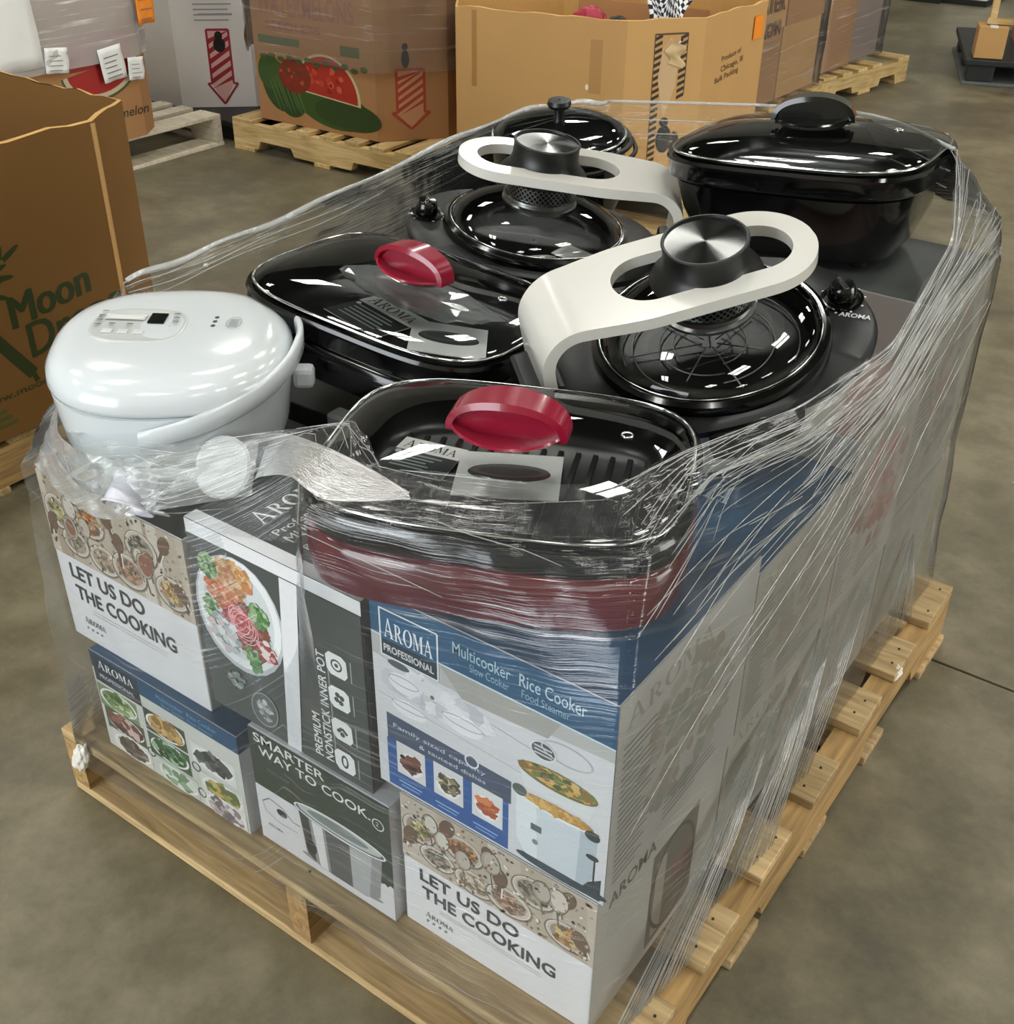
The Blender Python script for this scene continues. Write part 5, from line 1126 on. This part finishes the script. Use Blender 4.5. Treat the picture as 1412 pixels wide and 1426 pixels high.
# ---- far end of the aisle
for nm, lb, x0, x1, y0, y1, z1, m in (('dark_crate', 'dark low crate far down the aisle', -1.75, -1.42, 8.65, 9.2, .35, M['dark_pl']), ('white_bin', 'pale bin beside the dark crate far down the aisle', -1.40, -1.10, 8.72, 9.2, .6, M['white_box']), ('shelving_base', 'dark shelving base across the far end of the aisle', -2.9, -1.8, 8.75, 9.6, .5, M['dark_card'])):
    t = thing(nm, lb, 'crate', (x0, y0, 0)); box('body', 0, x1-x0, 0, y1-y0, .03, z1, m, t, .01); box('base_rim', -.01, x1-x0+.01, -.01, y1-y0+.01, 0, .04, M['dark_pl'], t, .004)

# ================================================================== stretch film round the pallet load
ST = [  # top edge, shoulder, stack edge, middle, foot
 [(.070, .095, .715), (.050, .060, .665), (.032, .030, .606), (.034, .012, .37), (.050, -.006, .085)],
 [(.195, .026, .705), (.200, .000, .660), (.200, .022, .604), (.210, .004, .35), (.200, -.008, .100)],
 [(.350, .060, .735), (.355, .018, .690), (.360, .026, .642), (.380, .004, .36), (.400, -.008, .115)],
 [(.550, .140, .798), (.498, .112, .778), (.490, .090, .668), (.500, .020, .37), (.500, -.008, .115)],
 [(.640, .080, .798), (.605, -.008, .781), (.605, -.012, .664), (.605, .014, .40), (.605, -.008, .115)],
 [(.742, .122, .802), (.772, .040, .780), (.776, .034, .662), (.780, .038, .37), (.780, -.008, .115)],
 [(.850, .180, .800), (.932, .118, .780), (.958, .050, .660), (.957, .040, .37), (.975, -.006, .120)],
 [(.870, .305, .795), (.912, .295, .778), (.962, .270, .658), (.960, .250, .37), (.985, .235, .138)],
 [(.922, .480, .790), (.938, .480, .745), (.962, .500, .640), (.958, .480, .38), (.982, .460, .138)],
 [(.958, .665, .808), (.962, .665, .760), (.962, .700, .670), (.957, .700, .40), (.975, .720, .138)],
 [(.945, .900, .875), (.955, .900, .815), (.958, .920, .730), (.956, .950, .42), (.975, .980, .140)],
 [(.872, 1.110, .935), (.938, 1.205, .822), (.952, 1.213, .755), (.955, 1.215, .42), (.975, 1.205, .140)],
 [(.640, 1.270, .925), (.620, 1.250, .830), (.600, 1.222, .755), (.600, 1.215, .42), (.600, 1.222, .140)],
 [(.150, 1.315, .862), (.140, 1.290, .800), (.120, 1.240, .680), (.100, 1.215, .42), (.100, 1.222, .140)],
 [(.005, 1.200, .838), (.020, 1.190, .760), (.035, 1.180, .640), (.035, 1.180, .40), (.010, 1.180, .130)],
 [(.018, .600, .806), (.022, .600, .720), (.034, .600, .620), (.034, .600, .38), (.010, .600, .130)],
 [(.006, .260, .790), (.018, .230, .710), (.034, .230, .610), (.034, .230, .37), (.020, .230, .125)],
]
SEG, SUBL = 14, 5
rnd = random.Random(21)
def vlerp(a, b, t): return Vector(a).lerp(Vector(b), t)
cols = []; per = 0.0
for i in range(len(ST)):
    A, Bq = ST[i], ST[(i+1) % len(ST)]; L_ = (Vector(A[2])-Vector(Bq[2])).length
    for k in range(SEG):
        t_ = k/SEG; base = [vlerp(A[j], Bq[j], t_) for j in range(5)]; pts = []
        for j in range(4):
            for q in range(SUBL): pts.append(vlerp(base[j], base[j+1], q/SUBL))
        pts.append(base[4]); cols.append((pts, per+L_*t_))
    per += L_
cols.append((cols[0][0], per)); NR = len(cols[0][0])
vs, fs, uvs = [], [], []
ctr = Vector((.5, .6, 0))
for ci, (pts, u) in enumerate(cols):
    v = 0
    for k, p in enumerate(pts):
        if k: v += (p-pts[k-1]).length
        d = Vector((p.x-ctr.x, p.y-ctr.y, 0)).normalized(); a_ = .0022*sin(u*31+k*2.1)+.0015*sin(u*77-k*1.3)+.003
        vs.append(p+d*a_); uvs.append((u, v))
for ci in range(len(cols)-1):
    for k in range(NR-1): fs.append((ci*NR+k, ci*NR+k+1, (ci+1)*NR+k+1, (ci+1)*NR+k))
WR = thing('stretch_wrap', 'clear stretch film wound round the whole load of cookers and cartons', 'plastic wrap', (.5, .6, PH))
o = mesh_obj('film_sheet', [v_-WR.location for v_ in vs], fs, M['film'], WR, True); ul = o.data.uv_layers.new(name='UVMap')
for lp in o.data.loops: ul.data[lp.index].uv = uvs[lp.vertex_index]

def film_pt(u, k):
    """point on the film at perimeter fraction index u (float column) and row k (float)"""
    c0 = int(u) % (len(cols)-1); c1 = (c0+1) % (len(cols)-1); f = u-int(u); k0 = min(int(k), NR-2); g = k-k0
    a_ = vlerp(cols[c0][0][k0], cols[c0][0][k0+1], g); b_ = vlerp(cols[c1][0][k0], cols[c1][0][k0+1], g); p = a_.lerp(b_, f)
    d = Vector((p.x-ctr.x, p.y-ctr.y, 0)).normalized(); return p+d*.006
def strands(name, lst, m=None, mm=5):
    V_, F_ = [], []
    for path, r in lst:
        a_, b_ = tube_geo(path, r, mm); b0 = len(V_); V_ += [p-WR.location for p in a_]; F_ += [tuple(b0+i for i in f) for f in b_]
    o = mesh_obj(name, V_, F_, m or M['strand'], WR, True); tag(o, kind='stuff'); ul = o.data.uv_layers.new(name='UVMap')
    for lp in o.data.loops:
        co = o.data.vertices[lp.vertex_index].co; ul.data[lp.index].uv = (co.x+co.y, co.z)
    return o
def bunch(name, rail_a, rail_b, m, seed, amp=.006, nu=90, nv=16):
    ra, rb = spline(rail_a, 10), spline(rail_b, 10); r_ = random.Random(seed); vs, uvs = [], []
    ph = [(r_.uniform(8, 30), r_.uniform(-14, 14), r_.random()*6, r_.uniform(.3, 1)) for _ in range(7)]
    for i in range(nu+1):
        s_ = i/nu; fa = s_*(len(ra)-1); k = min(int(fa), len(ra)-2); A_ = ra[k].lerp(ra[k+1], fa-k); fb = s_*(len(rb)-1); k = min(int(fb), len(rb)-2); B_ = rb[k].lerp(rb[k+1], fb-k)
        for j in range(nv+1):
            t_ = j/nv; p = A_.lerp(B_, t_); d = sum(w_*abs(sin(a_*s_+b_*t_+p_)) for a_, b_, p_, w_ in ph)/4*amp
            vs.append(p+Vector((.35, -.75, .55))*d); uvs.append((s_*.4, t_*.08))
    fs_ = [(i*(nv+1)+j, (i+1)*(nv+1)+j, (i+1)*(nv+1)+j+1, i*(nv+1)+j+1) for i in range(nu) for j in range(nv)]
    o = mesh_obj(name, [v_-WR.location for v_ in vs], fs_, m, WR, True); ul = o.data.uv_layers.new(name='UVMap')
    for lp in o.data.loops: ul.data[lp.index].uv = uvs[lp.vertex_index]
    return o
bunch('bunched_film', [(.075, .075, .690), (.15, .030, .685), (.235, .028, .690), (.31, .060, .705), (.395, .135, .722)], [(.050, .040, .612), (.15, .012, .612), (.24, .006, .614), (.32, .030, .645), (.41, .100, .665)], M['film_milk'], 3, .012)
bunch('film_glare_strip', [(.395, .150, .722), (.47, .110, .765), (.548, .078, .794), (.62, .066, .801), (.70, .050, .803)], [(.415, .100, .690), (.49, .050, .745), (.565, .020, .786), (.63, .008, .788), (.71, .040, .803)], M['film_glare'], 5, .0015)  # second strip is added to give the film's white glare on the lid
# drawn-out ridges on the right side and over the front
L1 = []
for _ in range(190):
    u0 = rnd.uniform(6*SEG, 10.6*SEG); ln = rnd.uniform(.5, 2.2)*SEG; k0 = max(0, min(rnd.gauss(5.5, 4.0), 18)); dk = rnd.uniform(-.5, 3.2)
    L1.append(([film_pt(min(u0+ln*q/10, 11.2*SEG), max(0, min(k0-dk*q/10, NR-2))) for q in range(11)], rnd.uniform(.00025, .0006)))
for _ in range(34):
    u0 = rnd.uniform(.2*SEG, 5.4*SEG); ln = rnd.uniform(.3, 1.3)*SEG; k0 = max(0, min(rnd.gauss(4, 3), 10)); dk = rnd.uniform(-2, 2)
    L1.append(([film_pt(u0+ln*q/8, max(0, min(k0-dk*q/8, NR-2))) for q in range(9)], rnd.uniform(.0002, .0005)))
strands('film_ridges', L1)
# rolled top edge along the left and back
roll = spline([ST[16][0], ST[15][0], ST[14][0], ST[13][0]], 14); tube_p = [p+Vector((0, 0, .003*sin(i*.9)+.002)) for i, p in enumerate(roll)]
L2 = [(tube_p, [.0035+.0018*sin(i*.37)**2 for i in range(len(tube_p))])]
for q in range(4): L2.append(([p+Vector((.004*q-.008, 0, -.008*q-.004+.004*sin(i*.5+q))) for i, p in enumerate(roll)], .0009))
back = spline([ST[13][0], ST[12][0], ST[11][0]], 12); L2.append(([p+Vector((0, 0, .003)) for p in back], .0028)); L2.append(([p+Vector((0, 0, -.03)) for p in back], .0012)); L2.append(([p+Vector((0, .0, -.055)) for p in back], .001))
strands('rolled_film_edge', L2, mm=7)
# fans of strands reaching down to the deck boards
L3 = []
for (a0, a1, b0, b1, n_) in (((.957, .62, .33), (.957, .70, .36), (.985, .30, .134), (1.005, .44, .134), 16), ((.957, .40, .30), (.957, .52, .33), (.975, .05, .134), (1.0, .20, .134), 18), ((.957, 1.05, .30), (.957, 1.06, .31), (.965, .93, .136), (.985, 1.07, .136), 14), ((.957, .80, .34), (.957, .86, .36), (.975, .52, .136), (.99, .60, .136), 8)):
    for i in range(n_):
        s_ = i/(n_-1)+rnd.uniform(-.02, .02); L3.append(([vlerp(a0, a1, s_), (vlerp(a0, a1, s_)+vlerp(b0, b1, s_))/2+Vector((.004, 0, -.004)), vlerp(b0, b1, s_)], rnd.uniform(.0005, .0012)))
strands('film_strands', L3)
# knots of film at the pallet corners
crumple('film_knot', 'knot of crumpled white film at the left corner of the pallet', 'plastic wrap', (.055, -.010, .105), (0, .3, .2), .013, .011, .030, M['cotton'], 9, sub=4, amp=.3)
crumple('film_knot', 'small bright knot of film on the right edge of the pallet', 'plastic wrap', (1.012, .93, .118), (0, 0, 0), .008, .018, .010, M['cotton'], 10, sub=4, amp=.45)

# litter on the floor
for i, (x, y, sx, sy, lb) in enumerate(((1.005, 1.92, .035, .022, 'white paper scrap on the floor behind the stack at the right'), (1.40, .62, .008, .005, 'tiny pale chip on the floor at the lower right'), (-1.62, 1.72, .010, .006, 'tiny white chip on the floor behind the black skillet'))):
    r_ = random.Random(i+40); n = 5; vs = [(sx*(2*a_/n-1), sy*(2*b_/n-1), .004+.004*r_.random()) for a_ in range(n+1) for b_ in range(n+1)]
    o = mesh_obj('paper_scrap', vs, [(a_*(n+1)+b_, (a_+1)*(n+1)+b_, (a_+1)*(n+1)+b_+1, a_*(n+1)+b_+1) for a_ in range(n) for b_ in range(n)], M['paper'], None, True, loc=(x, y, 0), rot=(0, 0, r_.random()*3))
    md = o.modifiers.new('thickness', 'SOLIDIFY'); md.thickness = .003; tag(o, lb, 'paper scrap', 'litter on the floor')
